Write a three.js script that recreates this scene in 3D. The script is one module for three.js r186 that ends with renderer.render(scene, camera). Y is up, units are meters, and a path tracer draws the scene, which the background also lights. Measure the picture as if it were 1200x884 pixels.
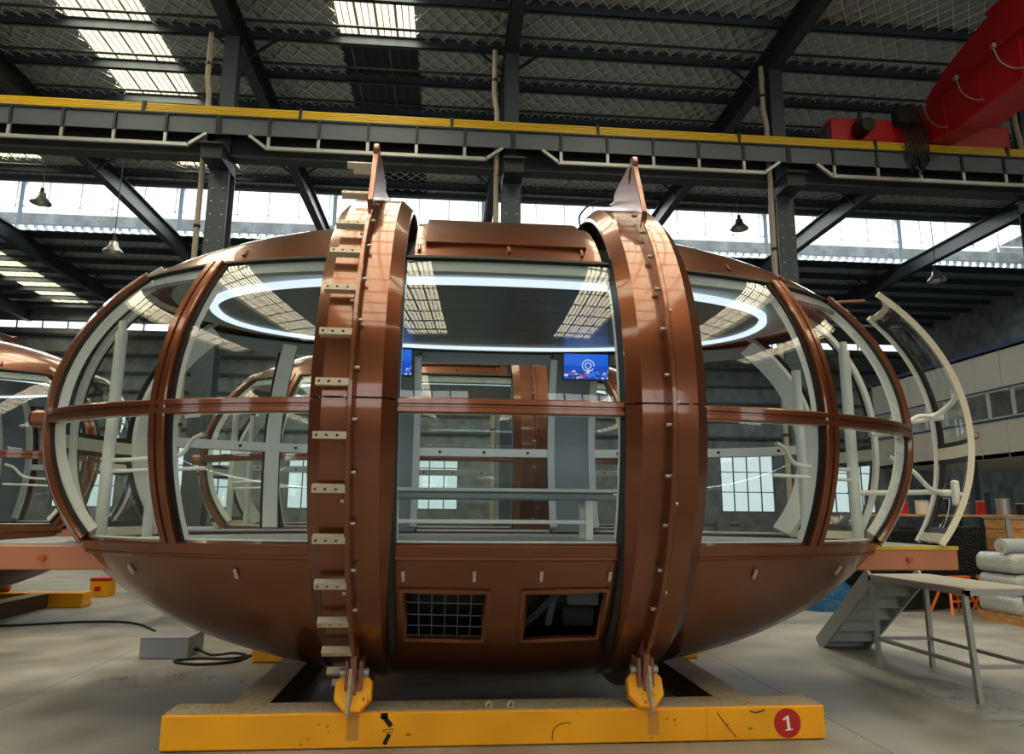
import * as THREE from 'three';
import { mergeGeometries, toCreasedNormals } from 'three/addons/utils/BufferGeometryUtils.js';
import { RoundedBoxGeometry } from 'three/addons/geometries/RoundedBoxGeometry.js';
import { FontLoader } from 'three/addons/loaders/FontLoader.js';
import { TextGeometry } from 'three/addons/geometries/TextGeometry.js';
import { RectAreaLightUniformsLib } from 'three/addons/lights/RectAreaLightUniformsLib.js';

// ---------------------------------------------------------------- camera, sky, daylight, exposure
const scene = new THREE.Scene();
const camera = new THREE.PerspectiveCamera(2 * Math.atan(442 / 845.08) * 180 / Math.PI, 1200 / 884, 0.05, 200);
camera.rotation.order = 'YXZ';
camera.position.set(-0.3737, 1.45, 6.0143);
camera.rotation.set(0.1848, -0.0866, 0.0076);
scene.add(camera);
const renderer = new THREE.WebGLRenderer({ antialias: true });
renderer.toneMapping = THREE.LinearToneMapping;
renderer.toneMappingExposure = 1.16;
renderer.shadowMap.enabled = true;
RectAreaLightUniformsLib.init();
scene.background = new THREE.Color(1.45, 1.5, 1.55);      // bright overcast sky outside the hall
const DAY = new THREE.Color(1, 0.985, 0.945), SKYLIGHT = 9.0, WINDOWLIGHT = 2.8, MONITOR = 11.0;
// daylight just outside each roof light and each window of the front wall (openings are built below)
const STRIPS = [                                          // [x0, x1, z0, z1] roof lights over the hall
  [-15.1, -13.3, -16.2, 13], [-9.1, -7.25, -16.2, 13], [-3.1, -1.33, -9.3, 13], [2.85, 4.6, -5.3, 13], [8.8, 10.5, -3.8, 13], [14.8, 16.5, -3.8, 13]];
const STRIPS2 = [[-21.5, -19.7, -33, -22.8], [-9.1, -7.3, -33, -22.8], [2.9, 4.6, -33, -22.8]];   // roof lights beyond the ridge monitor
for (const [x0, x1, z0, z1] of [...STRIPS, ...STRIPS2]) {
  const l = new THREE.RectAreaLight(DAY, SKYLIGHT, x1 - x0, z1 - z0);
  l.position.set((x0 + x1) / 2, 12.55, (z0 + z1) / 2); l.rotation.x = -Math.PI / 2; l.name = 'roof_daylight'; scene.add(l);
}
const FRONTWIN = [-20, -14, -8, -2, 4, 10, 16];
for (const x of FRONTWIN) {
  const l = new THREE.RectAreaLight(new THREE.Color(1, 1, 1), WINDOWLIGHT, 3.2, 2.8);
  l.position.set(x, 4.4, 15.4); l.name = 'window_daylight'; scene.add(l);   // looks towards -z, into the hall
}

for (const [z, turn] of [[-22.35, Math.PI], [-17.25, 0]]) {  // daylight outside the two glazed sides of the ridge monitor
  const l = new THREE.RectAreaLight(new THREE.Color(.97, 1, 1), MONITOR, 52, 1.3);
  l.position.set(0, 13.4, z); l.rotation.y = turn; l.name = 'monitor_daylight'; scene.add(l);
}

// ---------------------------------------------------------------- helpers
let seed = 7; const rnd = () => { seed = (seed * 1664525 + 1013904223) >>> 0; return seed / 4294967296; };
const V = (x, y, z) => new THREE.Vector3(x, y, z);
const names = {};
const numbered = (n) => { const k = names[n] = (names[n] ?? -1) + 1; return k ? n + '_' + String(k).padStart(3, '0') : n; };
function box(w, h, d, x = 0, y = 0, z = 0) { const g = new THREE.BoxGeometry(w, h, d); g.translate(x, y, z); return g; }
function span(x0, x1, y0, y1, z0, z1) { return box(x1 - x0, y1 - y0, z1 - z0, (x0 + x1) / 2, (y0 + y1) / 2, (z0 + z1) / 2); }
function rbox(w, h, d, x = 0, y = 0, z = 0, r = 0.01) { const g = new RoundedBoxGeometry(w, h, d, 1, Math.min(r, w / 2.1, h / 2.1, d / 2.1)); g.translate(x, y, z); return g; }
function rspan(x0, x1, y0, y1, z0, z1, r) { return rbox(x1 - x0, y1 - y0, z1 - z0, (x0 + x1) / 2, (y0 + y1) / 2, (z0 + z1) / 2, r); }
function bar(a, b, w, h, up = V(0, 1, 0)) {              // a rectangular bar from a to b
  const d = b.clone().sub(a), L = d.length(), g = new THREE.BoxGeometry(w, h, L);
  const m = new THREE.Matrix4(), z = d.normalize(); let x = up.clone().cross(z); if (x.length() < 1e-4) x = V(1, 0, 0).cross(z); x.normalize(); const y = z.clone().cross(x);
  m.makeBasis(x, y, z).setPosition(a.clone().add(b).multiplyScalar(0.5)); g.applyMatrix4(m); return g;
}
function rod(a, b, r, seg = 8) { const d = b.clone().sub(a), g = new THREE.CylinderGeometry(r, r, d.length(), seg); g.applyQuaternion(new THREE.Quaternion().setFromUnitVectors(V(0, 1, 0), d.clone().normalize())); const m = a.clone().add(b).multiplyScalar(0.5); g.translate(m.x, m.y, m.z); return g; }
function tube(pts, r, n = 40, seg = 7) { return new THREE.TubeGeometry(new THREE.CatmullRomCurve3(pts.map((p) => V(...p))), n, r, seg); }
function merge(list) { return list.length === 1 ? list[0] : mergeGeometries(list.map((g) => { const q = g.index ? g.toNonIndexed() : g; for (const k of Object.keys(q.attributes)) if (!['position', 'normal', 'uv'].includes(k)) q.deleteAttribute(k); return q; })); }
function boxUV(g, s = 1) {                                // uv in metres, along the plane each face looks at
  const p = g.attributes.position, n = g.attributes.normal, uv = new Float32Array(p.count * 2);
  for (let i = 0; i < p.count; i++) {
    const a = Math.abs(n.getX(i)), b = Math.abs(n.getY(i)), c = Math.abs(n.getZ(i));
    uv[2 * i] = (a > b && a > c ? p.getZ(i) : p.getX(i)) * s; uv[2 * i + 1] = (b >= a && b >= c ? p.getZ(i) : p.getY(i)) * s;
  }
  g.setAttribute('uv', new THREE.BufferAttribute(uv, 2)); return g;
}
function mesh(name, geo, mat, parent, label) {
  let g = Array.isArray(geo) ? merge(geo) : geo;
  if (mat.map || mat.bumpMap) if (!g.userData.ownUV) boxUV(g);
  const m = new THREE.Mesh(g, mat); m.name = parent && parent !== scene ? name : numbered(name); m.castShadow = m.receiveShadow = true;
  if (label) m.userData.label = label;
  (parent ?? scene).add(m); return m;
}
function tag(o, label, category, group) { o.userData.label = label; o.userData.category = category; if (group) o.userData.group = group; return o; }
function thing(name, label, category, pos = [0, 0, 0], turn = 0, group) { const o = new THREE.Group(); o.name = numbered(name); o.position.set(...pos); o.rotation.y = turn; scene.add(o); return tag(o, label, category, group); }
function struct(o) { o.userData.kind = 'structure'; return o; }
// sweep a closed profile [[s, n], ...] along points P with normal N and side S (all arrays)
function sweep(P, N, S, prof, closed = false) {
  const pos = [], nor = [], m = P.length, k = prof.length, cnt = closed ? m : m - 1;
  const at = (i, j) => P[i].clone().addScaledVector(S[i], prof[j][0]).addScaledVector(N[i], prof[j][1]);
  let area = 0; for (let j = 0; j < k; j++) { const a = prof[j], b = prof[(j + 1) % k]; area += a[0] * b[1] - b[0] * a[1]; }
  const flip = area > 0 ? 1 : -1;
  for (let j = 0; j < k; j++) {
    const a = prof[j], b = prof[(j + 1) % k], ds = b[0] - a[0], dn = b[1] - a[1], L = Math.hypot(ds, dn) || 1;
    const ns = dn / L * flip, nn = -ds / L * flip;
    for (let i = 0; i < cnt; i++) {
      const i2 = (i + 1) % m, q = [at(i, j), at(i2, j), at(i2, (j + 1) % k), at(i, (j + 1) % k)];
      const n1 = S[i].clone().multiplyScalar(ns).addScaledVector(N[i], nn), n2 = S[i2].clone().multiplyScalar(ns).addScaledVector(N[i2], nn);
      let t = [[0, n1], [1, n2], [2, n2], [0, n1], [2, n2], [3, n1]];
      const fn = q[1].clone().sub(q[0]).cross(q[2].clone().sub(q[0])); if (fn.dot(n1) < 0) t = [[0, n1], [2, n2], [1, n2], [0, n1], [3, n1], [2, n2]];
      for (const [v, n] of t) { pos.push(q[v].x, q[v].y, q[v].z); nor.push(n.x, n.y, n.z); }
    }
  }
  if (!closed) {
    const tri = THREE.ShapeUtils.triangulateShape(prof.map((p) => new THREE.Vector2(...p)), []);
    for (const i of [0, m - 1]) {
      const out = P[i].clone().sub(P[i ? m - 2 : 1]).normalize();
      for (const t of tri) {
        let q = t.map((j) => at(i, j)); const fn = q[1].clone().sub(q[0]).cross(q[2].clone().sub(q[0])); if (fn.dot(out) < 0) q = [q[0], q[2], q[1]];
        for (const v of q) { pos.push(v.x, v.y, v.z); nor.push(out.x, out.y, out.z); }
      }
    }
  }
  const g = new THREE.BufferGeometry(); g.setAttribute('position', new THREE.Float32BufferAttribute(pos, 3)); g.setAttribute('normal', new THREE.Float32BufferAttribute(nor, 3));
  g.setAttribute('uv', new THREE.Float32BufferAttribute(new Float32Array(pos.length / 3 * 2), 2)); return g;
}
function grid(fn, us, vs, skip) {                          // surface fn(u, v) over two lists of parameters; normals are smooth
  const pos = [], idx = [], w = vs.length;
  for (const u of us) for (const v of vs) { const p = fn(u, v); pos.push(p.x, p.y, p.z); }
  for (let i = 0; i < us.length - 1; i++) for (let j = 0; j < w - 1; j++) {
    if (skip && skip((us[i] + us[i + 1]) / 2, (vs[j] + vs[j + 1]) / 2)) continue;
    const a = i * w + j, b = a + w; idx.push(a, b, a + 1, b, b + 1, a + 1);
  }
  const g = new THREE.BufferGeometry(); g.setAttribute('position', new THREE.Float32BufferAttribute(pos, 3)); g.setIndex(idx); g.computeVertexNormals();
  g.setAttribute('uv', new THREE.Float32BufferAttribute(new Float32Array(pos.length / 3 * 2), 2)); return g;
}
const lin = (a, b, n) => Array.from({ length: n + 1 }, (_, i) => a + (b - a) * i / n);

// ---------------------------------------------------------------- textures
function noiseField(n, cells, s) {                         // tiling value noise, n x n
  const g = new Float32Array(cells * cells); let q = s; for (let i = 0; i < g.length; i++) { q = (q * 1664525 + 1013904223) >>> 0; g[i] = q / 4294967296; }
  const out = new Float32Array(n * n), sm = (t) => t * t * (3 - 2 * t);
  for (let y = 0; y < n; y++) for (let x = 0; x < n; x++) {
    const fx = x / n * cells, fy = y / n * cells, x0 = Math.floor(fx), y0 = Math.floor(fy), tx = sm(fx - x0), ty = sm(fy - y0), x1 = (x0 + 1) % cells, y1 = (y0 + 1) % cells;
    out[y * n + x] = (g[y0 * cells + x0] * (1 - tx) + g[y0 * cells + x1] * tx) * (1 - ty) + (g[y1 * cells + x0] * (1 - tx) + g[y1 * cells + x1] * tx) * ty;
  }
  return out;
}
function tex(n, fn, srgb, size) {
  const d = new Uint8Array(n * n * 4);
  for (let y = 0; y < n; y++) for (let x = 0; x < n; x++) { const c = fn(x, y, y * n + x), i = (y * n + x) * 4; d[i] = c[0]; d[i + 1] = c[1]; d[i + 2] = c[2]; d[i + 3] = 255; }
  const t = new THREE.DataTexture(d, n, n); t.wrapS = t.wrapT = THREE.RepeatWrapping; t.magFilter = THREE.LinearFilter; t.minFilter = THREE.LinearMipmapLinearFilter; t.generateMipmaps = true;
  if (srgb) t.colorSpace = THREE.SRGBColorSpace; t.repeat.set(1 / size, 1 / size); t.needsUpdate = true; return t;
}
const cl = (v) => Math.max(0, Math.min(255, v));
const F = [4, 9, 23, 60, 170].map((c, i) => noiseField(1024, c, 11 + i * 5));
const f5 = noiseField(1024, 512, 99);
const concreteMap = tex(1024, (x, y, i) => {
  let v = 149 + (F[0][i] - .5) * 44 + (F[1][i] - .5) * 40 + (F[2][i] - .5) * 30 + (F[3][i] - .5) * 14 + (f5[i] - .5) * 12;
  const st = F[2][(i + 524288) % F[2].length] * .6 + F[1][i] * .4; if (st > .62) v -= (st - .62) * 60;
  return [cl(v), cl(v), cl(v - 5)];
}, true, 9);
const concreteRough = tex(1024, (x, y, i) => { const v = 110 + (F[1][i] - .5) * 60 + (F[3][i] - .5) * 50 + (f5[i] - .5) * 20; return [v, v, v].map(cl); }, false, 9);
const concreteBump = tex(1024, (x, y, i) => { const v = 128 + (F[4][i] - .5) * 70 + (f5[i] - .5) * 90; return [v, v, v].map(cl); }, false, 3);
const foilBump = tex(1024, (x, y, i) => {                  // insulation bulging between the netting wires, crumpled
  const u = x / 1024 * 4, v = y / 1024 * 4, d = (t) => Math.abs(t - Math.round(t)) * 2, q = Math.min(d(u + v), d(u - v));
  const h = Math.sqrt(q) * 190 + Math.abs(F[3][i] - .5) * 60 + Math.abs(F[2][i] - .5) * 50; return [cl(h), cl(h), cl(h)];
}, false, 1);
foilBump.repeat.set(1 / 1.44, 1 / 1.92);
const yellowMap = tex(1024, (x, y, i) => {                 // chipped, scuffed yellow paint
  const chip = F[3][i] * .55 + F[4][i] * .45, scr = F[2][(i * 3 + 77) % F[2].length]; let c = [250, 172, 8]; const k = 1 + (F[1][i] - .5) * .12;
  if (chip > .86 && scr > .55) c = [120, 84, 24]; else if (chip > .8 && scr > .6) c = [214, 140, 14];
  return c.map((v) => cl(v * k));
}, true, 2.2);
const dustMap = tex(1024, (x, y, i) => { const k = F[3][i] * .6 + F[4][i] * .4; const c = k > .66 ? [182, 140, 60] : [176, 168, 150]; return c.map((v) => cl(v + (f5[i] - .5) * 26)); }, true, 1.6);
const sheetMap = tex(512, (x, y, i) => { const j = (y * 2) * 1024 + x * 2, v = 205 + (F[1][j] - .5) * 60 + (F[3][j] - .5) * 34; return [cl(v), cl(v), cl(v)]; }, true, 3);
const cardMap = tex(512, (x, y, i) => { const j = (y * 2) * 1024 + x * 2, v = (F[2][j] - .5) * 18 + ((y % 8) < 2 ? -6 : 0); return [cl(176 + v), cl(126 + v), cl(78 + v)]; }, true, 0.8);
const wrapBump = tex(512, (x, y) => { const j = (y * 2) * 1024 + x * 2, v = Math.abs(F[2][j] - .5) * 300 + Math.abs(F[3][j] - .5) * 200; return [cl(v), cl(v), cl(v)]; }, false, 0.7);
const plyMap = tex(512, (x, y) => { const j = (y * 2) * 1024 + ((x >> 3) * 2), v = (F[3][j] - .5) * 40 + (F[1][y * 2 * 1024 + x * 2] - .5) * 20; return [cl(186 + v), cl(138 + v), cl(84 + v)]; }, true, 1);

// ---------------------------------------------------------------- materials
const std = (color, roughness = .6, metalness = 0, o = {}) => new THREE.MeshStandardMaterial({ color, roughness, metalness, side: THREE.DoubleSide, ...o });
const phys = (o) => new THREE.MeshPhysicalMaterial({ side: THREE.DoubleSide, ...o });
const M = {
  floor: std(0xffffff, 1, 0, { map: concreteMap, roughnessMap: concreteRough, bumpMap: concreteBump, bumpScale: .002 }),
  copper: phys({ color: new THREE.Color(.178, .052, .0178), roughness: .32, metalness: .7, clearcoat: .7, clearcoatRoughness: .06 }),
  copperPlain: phys({ color: new THREE.Color(.5, .19, .095), roughness: .45, metalness: .2, clearcoat: .4, clearcoatRoughness: .2 }),
  primer: std(0x8d5a4c, .55, .1),
  glass: phys({ color: new THREE.Color(.93, .97, .955), roughness: 0, metalness: 0, transmission: 1, thickness: 0, ior: 1.52 }),
  pane: phys({ color: new THREE.Color(.95, .97, .97), roughness: 0, transmission: 1, thickness: 0, ior: 1.5 }),
  skypane: phys({ color: new THREE.Color(.90, .80, .58), roughness: 0, transmission: 1, thickness: 0, ior: 1.3 }),
  dustyPane: phys({ color: new THREE.Color(.42, .48, .47), roughness: 0, transmission: 1, thickness: 0, ior: 1.5 }),
  drip: std(0xc98a3a, .6), joint: std(0x86837a, .9),
  skyrib: std(0xd8cfae, .7),
  gasket: std(0x0c0c0d, .55),
  white: std(0xeef0ed, .42),
  cream: std(0xd9d2bd, .5),
  liner: std(0xccd2d1, .45),
  pillar: std(0x76828a, .38, .25),
  ceilingIn: phys({ color: 0x5a6268, roughness: .42, metalness: .2, clearcoat: .12, clearcoatRoughness: .15 }),
  headliner: std(0x8d979b, .4),
  floorIn: std(0xa6aeae, .45),
  led: std(0x20242a, .5, 0, { emissive: new THREE.Color(.8, .92, 1), emissiveIntensity: .95 }),
  steel: std(0x47525b, .5, .35),
  steelDark: std(0x2c3236, .55, .3),
  steelLight: std(0x57626b, .5, .3),
  wire: std(0xe2e5e5, .35, .5),
  galv: std(0xa7abaa, .42, .6),
  bolt: std(0xb5b2aa, .35, .8),
  rung: std(0xbdb3a2, .5, .35),
  pipe: std(0xa39a8b, .6),
  railYellow: std(0xd2b01c, .45),
  craneRed: std(0xb01218, .42, .05),
  black: std(0x101113, .5),
  rubber: std(0x151516, .75),
  foil: std(0xb2b8b9, .34, .85, { bumpMap: foilBump, bumpScale: -.07 }),
  sheet: std(0x3d4448, .6, .3),
  darkSheet: std(0x24282b, .65, .3, {}),
  siding: std(0x8d9496, .6, .2, { map: sheetMap }),
  paleWall: std(0xb8b9b2, .6, 0, { map: sheetMap }),
  yellow: std(0xffffff, .5, .05, { map: yellowMap }),
  beamTop: std(0xffffff, .8, 0, { map: dustMap }),
  beamRust: std(0x5a3a1c, .7, .1),
  red: std(0xb91a1c, .45), signWhite: std(0xf2f0ea, .5),
  greyBox: std(0x8f9298, .5, .2),
  platform: std(0xa0a4a3, .55, .3), platformTop: std(0xb4b0a5, .6, .2),
  panel: std(0xdcdad0, .55), blue: std(0x24407c, .5), officeDark: std(0x2a3032, .7), officeFrame: std(0xc8ccca, .5),
  card: std(0xffffff, .85, 0, { map: cardMap }), ply: std(0xffffff, .7, 0, { map: plyMap }), paper: std(0xd8d2c6, .8),
  blackWrap: phys({ color: 0x040405, roughness: .22, bumpMap: wrapBump, bumpScale: .018, specularIntensity: .5 }),
  clearWrap: phys({ color: 0xb4b8b8, roughness: .22, bumpMap: wrapBump, bumpScale: .012, clearcoat: .7, clearcoatRoughness: .2 }),
  orange: std(0xd96a14, .5), tarp: phys({ color: 0x1d6596, roughness: .5, bumpMap: wrapBump, bumpScale: .03 }),
  machine: std(0x30383a, .55, .3), machine2: std(0x4f5a55, .55, .2),
  amber: std(0xc0551a, .3), lampShade: std(0x9aa0a0, .35, .7), bulb: std(0xd8dad6, .3),
};

// ---------------------------------------------------------------- the hall: floor, walls, roof
const HX0 = -27, HX1 = 27, ZB = -34, ZF = 15, RY = 12.25;
const COLX = [-23.18, -17.18, -11.18, -5.18, 0.82, 6.82, 12.82, 18.82];
{
  const g = new THREE.PlaneGeometry(HX1 - HX0 + 2, ZF - ZB + 2); g.rotateX(-Math.PI / 2); g.translate(0, 0, (ZF + ZB) / 2);
  const fl = struct(mesh('floor', [span(HX0 - 1, HX1 + 1, -.3, 0, ZB - 1, ZF + 1)], M.floor));
  // saw-cut joints of the slab, filled dark
  for (const x of [-9.6, -3.6, 2.4, 8.4]) mesh('joint', span(x - .004, x + .004, -.02, .0012, ZB, ZF), M.joint, fl);
  for (const z of [-7.4, -3.1, 3.2]) mesh('joint', span(HX0, HX1, -.02, .0012, z - .004, z + .004), M.joint, fl);
}
function wallWithWindows(name, axis, at, thick, lo, hi, top, wins, mat) {      // wins: [a0, a1, y0, y1] non-overlapping columns
  const put = (a0, a1, y0, y1) => axis === 'z' ? span(a0, a1, y0, y1, Math.min(at, at + thick), Math.max(at, at + thick)) : span(Math.min(at, at + thick), Math.max(at, at + thick), y0, y1, a0, a1);
  const cols = {}; for (const w of wins) (cols[w[0] + ',' + w[1]] ??= []).push(w);
  const keys = Object.keys(cols).map((k) => k.split(',').map(Number)).sort((a, b) => a[0] - b[0]); const gs = []; let c = lo;
  for (const [a0, a1] of keys) {
    if (a0 > c) gs.push(put(c, a0, 0, top)); let y = 0;
    for (const w of cols[a0 + ',' + a1].sort((p, q) => p[2] - q[2])) { if (w[2] > y) gs.push(put(a0, a1, y, w[2])); y = w[3]; }
    if (y < top) gs.push(put(a0, a1, y, top)); c = a1;
  }
  if (c < hi) gs.push(put(c, hi, 0, top));
  return struct(mesh(name, gs, mat));
}
let winNo = 0;
function hallWindow(x0, x1, y0, y1, z, nx, ny, inward) {
  const o = new THREE.Group(); o.name = 'window_' + (++winNo); scene.add(o); struct(o);
  const fr = [span(x0, x1, y0, y0 + .08, z - .05, z + .05), span(x0, x1, y1 - .08, y1, z - .05, z + .05), span(x0, x0 + .08, y0, y1, z - .05, z + .05), span(x1 - .08, x1, y0, y1, z - .05, z + .05)];
  for (let i = 1; i < nx; i++) { const x = x0 + (x1 - x0) * i / nx; fr.push(span(x - .03, x + .03, y0, y1, z - .03, z + .03)); }
  for (let i = 1; i < ny; i++) { const y = y0 + (y1 - y0) * i / ny; fr.push(span(x0, x1, y - .025, y + .025, z - .03, z + .03)); }
  mesh('window_frame', fr, M.steelLight, o);
  for (let i = 0; i < nx; i++) for (let j = 0; j < ny; j++) {
    const a = x0 + (x1 - x0) * i / nx, b = x0 + (x1 - x0) * (i + 1) / nx, c = y0 + (y1 - y0) * j / ny, d = y0 + (y1 - y0) * (j + 1) / ny;
    const g = new THREE.PlaneGeometry(b - a, d - c); g.translate((a + b) / 2, (c + d) / 2, z); mesh('pane', g, inward ? M.dustyPane : M.pane, o);
  }
}
const backLow = [-21, -15, -9, -3, 3, 9, 15, 21].map((x) => [x, x + 3.2, 1.5, 4.9]);
{
  const wins = []; for (const w of backLow) { wins.push(w); wins.push([w[0], w[1], 11.0, 11.55]); }
  let c = HX0 + .5; for (const w of backLow) { wins.push([c, w[0], 11.0, 11.55]); c = w[1]; } wins.push([c, HX1 - .5, 11.0, 11.55]);
  const wb = wallWithWindows('wall_back', 'z', ZB, -.3, HX0, HX1, RY, wins, M.siding);
  for (const y of [5.6, 6.6, 7.6, 8.6, 9.6, 10.6]) mesh('girt', span(HX0, HX1, y, y + .14, ZB, ZB + .2), M.steelDark, wb);
  for (const w of backLow) hallWindow(w[0], w[1], w[2], w[3], ZB - .1, 4, 3, true);
  hallWindow(HX0 + .5, HX1 - .5, 11.0, 11.55, ZB - .1, 40, 1);
  wallWithWindows('wall_front', 'z', ZF, .3, HX0, HX1, RY, FRONTWIN.map((x) => [x - 1.6, x + 1.6, 3.0, 5.8]), M.paleWall);
  for (const x of FRONTWIN) hallWindow(x - 1.6, x + 1.6, 3.0, 5.8, ZF + .1, 4, 3);
  struct(mesh('wall_left', span(HX0 - .3, HX0, 0, 14.8, ZB, ZF), M.siding));
  struct(mesh('wall_right', span(HX1, HX1 + .3, 0, 14.8, ZB, ZF), M.siding));
}
// roof: insulated sheets between roof lights, an open ridge monitor over the second bay
const MZ0 = -22, MZ1 = -17.6;
const ceiling = new THREE.Group(); ceiling.name = 'ceiling'; scene.add(ceiling); struct(ceiling);
{
  function roofLight(x0, x1, z0, z1) {
    // translucent corrugated sheet in the opening
    const n = Math.round((x1 - x0) / .15), w = (x1 - x0) / n, ribs = [];
    const us = lin(x0, x1, n * 4), gsh = grid((u, v) => V(u, RY + .05 + (.5 + .5 * Math.cos((u - x0) / w * 2 * Math.PI)) * .03, v), us, [z0, z1]);
    mesh('roof_light', gsh, M.skypane, ceiling, 'cream translucent corrugated roof light');
    for (let i = 0; i <= n; i++) ribs.push(span(x0 + i * w - (i % 3 ? .012 : .03), x0 + i * w + (i % 3 ? .012 : .03), RY + .02, RY + .045, z0, z1));
    mesh('roof_light_rib', ribs, M.skyrib, ceiling);
  }
  let c = HX0; const xs = [...STRIPS].sort((a, b) => a[0] - b[0]);
  for (const [x0, x1, z0, z1] of xs) {
    mesh('roof_panel', span(c, x0, RY, RY + .12, MZ1, ZF), M.foil, ceiling);
    mesh('roof_panel', span(x0, x1, RY, RY + .12, MZ1, z0), x0 === -3.1 ? M.darkSheet : M.foil, ceiling);
    mesh('roof_panel', span(x0, x1, RY, RY + .12, z1, ZF), M.foil, ceiling);
    c = x1;
    roofLight(x0, x1, z0, z1);
    if (x0 === -3.1) for (let k = 0; k <= 8; k++) mesh('sheet_rib', span(x0 + k * .22 - (k % 2 ? .02 : .035), x0 + k * .22 + (k % 2 ? .02 : .035), RY - .03, RY, -12.2, z0), k % 4 === 1 ? M.steelLight : M.steelDark, ceiling);
  }
  mesh('roof_panel', span(c, HX1, RY, RY + .12, MZ1, ZF), M.foil, ceiling);
  c = HX0;
  for (const [x0, x1, z0, z1] of STRIPS2) { mesh('roof_panel', span(c, x0, RY, RY + .12, ZB - .3, MZ0), M.foil, ceiling); mesh('roof_panel', span(x0, x1, RY, RY + .12, z1, MZ0), M.foil, ceiling); mesh('roof_panel', span(x0, x1, RY, RY + .12, ZB - .3, z0), M.foil, ceiling); roofLight(x0, x1, z0, z1); c = x1; }
  mesh('roof_panel', span(c, HX1, RY, RY + .12, ZB - .3, MZ0), M.foil, ceiling);
  mesh('roof_panel', span(HX0, HX1, 14.6, 14.72, MZ0 - .4, MZ1 + .4), M.sheet, ceiling, 'monitor roof');
  // purlins
  const pg = (z) => [span(HX0, HX1, RY - .22, RY, z - .012, z + .012), span(HX0, HX1, RY - .22, RY - .205, z - .08, z + .012), span(HX0, HX1, RY - .015, RY, z - .012, z + .08)];
  for (let z = -7.7; z < ZF - .3; z += 1.5) mesh('purlin', pg(z), M.steel, ceiling);
  for (let z = -9.2; z > ZB + .3; z -= 1.5) if (z < MZ0 - .2 || z > MZ1 + .2) mesh('purlin', pg(z), M.steel, ceiling);
  // thin tie rods between the purlins
  for (let z = -8.3; z > -16; z -= 1.5) mesh('tie_tube', rod(V(HX0, RY - .42, z), V(HX1, RY - .42, z), .03, 6), M.steelDark, ceiling);
  // wire netting that carries the insulation
  const wires = []; const zA = -17.28, zB = -5.28, L = zB - zA;
  for (let x = -25.92; x < 27; x += .36) for (const e of [1, -1]) {
    const xa = x, xb = x + e * L * .75, cuts = [0, 1];           // netting stops at the roof lights
    for (const [p, q] of [...STRIPS, [HX0 - 20, HX0 + .1], [HX1 - .1, HX1 + 20]]) for (const c of [p, q]) { const t = (c - xa) / (xb - xa); if (t > 0 && t < 1) cuts.push(t); }
    for (const z0 of [...STRIPS.map((q) => q[2]), -12.2]) { const t = (z0 - zA) / L; if (t > 0 && t < 1) cuts.push(t); }
    cuts.sort((a, b) => a - b);
    for (let k = 0; k + 1 < cuts.length; k++) {
      const m = (cuts[k] + cuts[k + 1]) / 2, mx = xa + (xb - xa) * m, mz = zA + L * m;
      if (Math.abs(mx) > HX1 - .05 || STRIPS.some(([p, q, z0]) => mx > p && mx < q && mz > (p === -3.1 ? -12.2 : z0)) || cuts[k + 1] - cuts[k] < .004) continue;
      const at = (t) => V(xa + (xb - xa) * t, RY - (e > 0 ? .03 : .045), zA + L * t); wires.push(bar(at(cuts[k]), at(cuts[k + 1]), .018, .018));
    }
  }
  const inside = wires; const wm = mesh('insulation_netting', inside, M.wire, ceiling); wm.userData.kind = 'stuff';
  // rafters with fly braces
  for (const x of COLX) {
    const i = (z0, z1) => [span(x - .012, x + .012, 11.42, 11.98, z0, z1), span(x - .13, x + .13, 11.96, 12.0, z0, z1), span(x - .13, x + .13, 11.4, 11.43, z0, z1)];
    mesh('rafter', [...i(ZB, ZF)], M.steelDark, ceiling);
    for (let z = -9.2; z > -33; z -= 3) if (z < MZ0 - .3 || z > MZ1) for (const s of [-1, 1]) mesh('fly_brace', bar(V(x, 11.46, z), V(x + s * .7, 12.04, z), .05, .05), M.steelDark, ceiling);
  }
  // monitor walls, sills, glazing
  for (const [z, s] of [[MZ0, -1], [MZ1, 1]]) {
    mesh('monitor_sill', [span(HX0, HX1, 12.12, 12.3, z - .1, z + .1)], M.steelLight, ceiling);
    mesh('monitor_cladding', [span(HX0, HX1, 12.3, 12.72, z - .05 * s - .03, z - .05 * s + .03)], M.siding, ceiling);
    mesh('monitor_header', [span(HX0, HX1, 14.05, 14.6, z - .05, z + .05)], M.siding, ceiling);
    const mu = [span(HX0, HX1, 12.7, 12.76, z - .04, z + .04), span(HX0, HX1, 13.02, 13.06, z - .03, z + .03)];
    for (let x = HX0; x <= HX1; x += 1.2) mu.push(span(x - .03, x + .03, 12.7, 14.1, z - .03, z + .03));
    mesh('monitor_mullions', mu, M.galv, ceiling);
    for (let x = HX0; x < HX1; x += 1.2) { const g = new THREE.PlaneGeometry(1.2, 1.4); g.translate(x + .6, 13.4, z); mesh('pane', g, M.pane, ceiling); }
    for (const x of COLX) mesh('monitor_post', span(x - .08, x + .08, 12, 14.6, z - .09, z + .09), M.steelLight, ceiling);
  }
  // corrugated edge under the far glazing
  const cg = grid((u, v) => V(u, v, MZ0 + .12 + .03 * Math.sin(u * 2 * Math.PI / .35)), lin(-26, 26, 600), [12.02, 12.22]); mesh('corrugated_flashing', cg, M.galv, ceiling);
}
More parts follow.
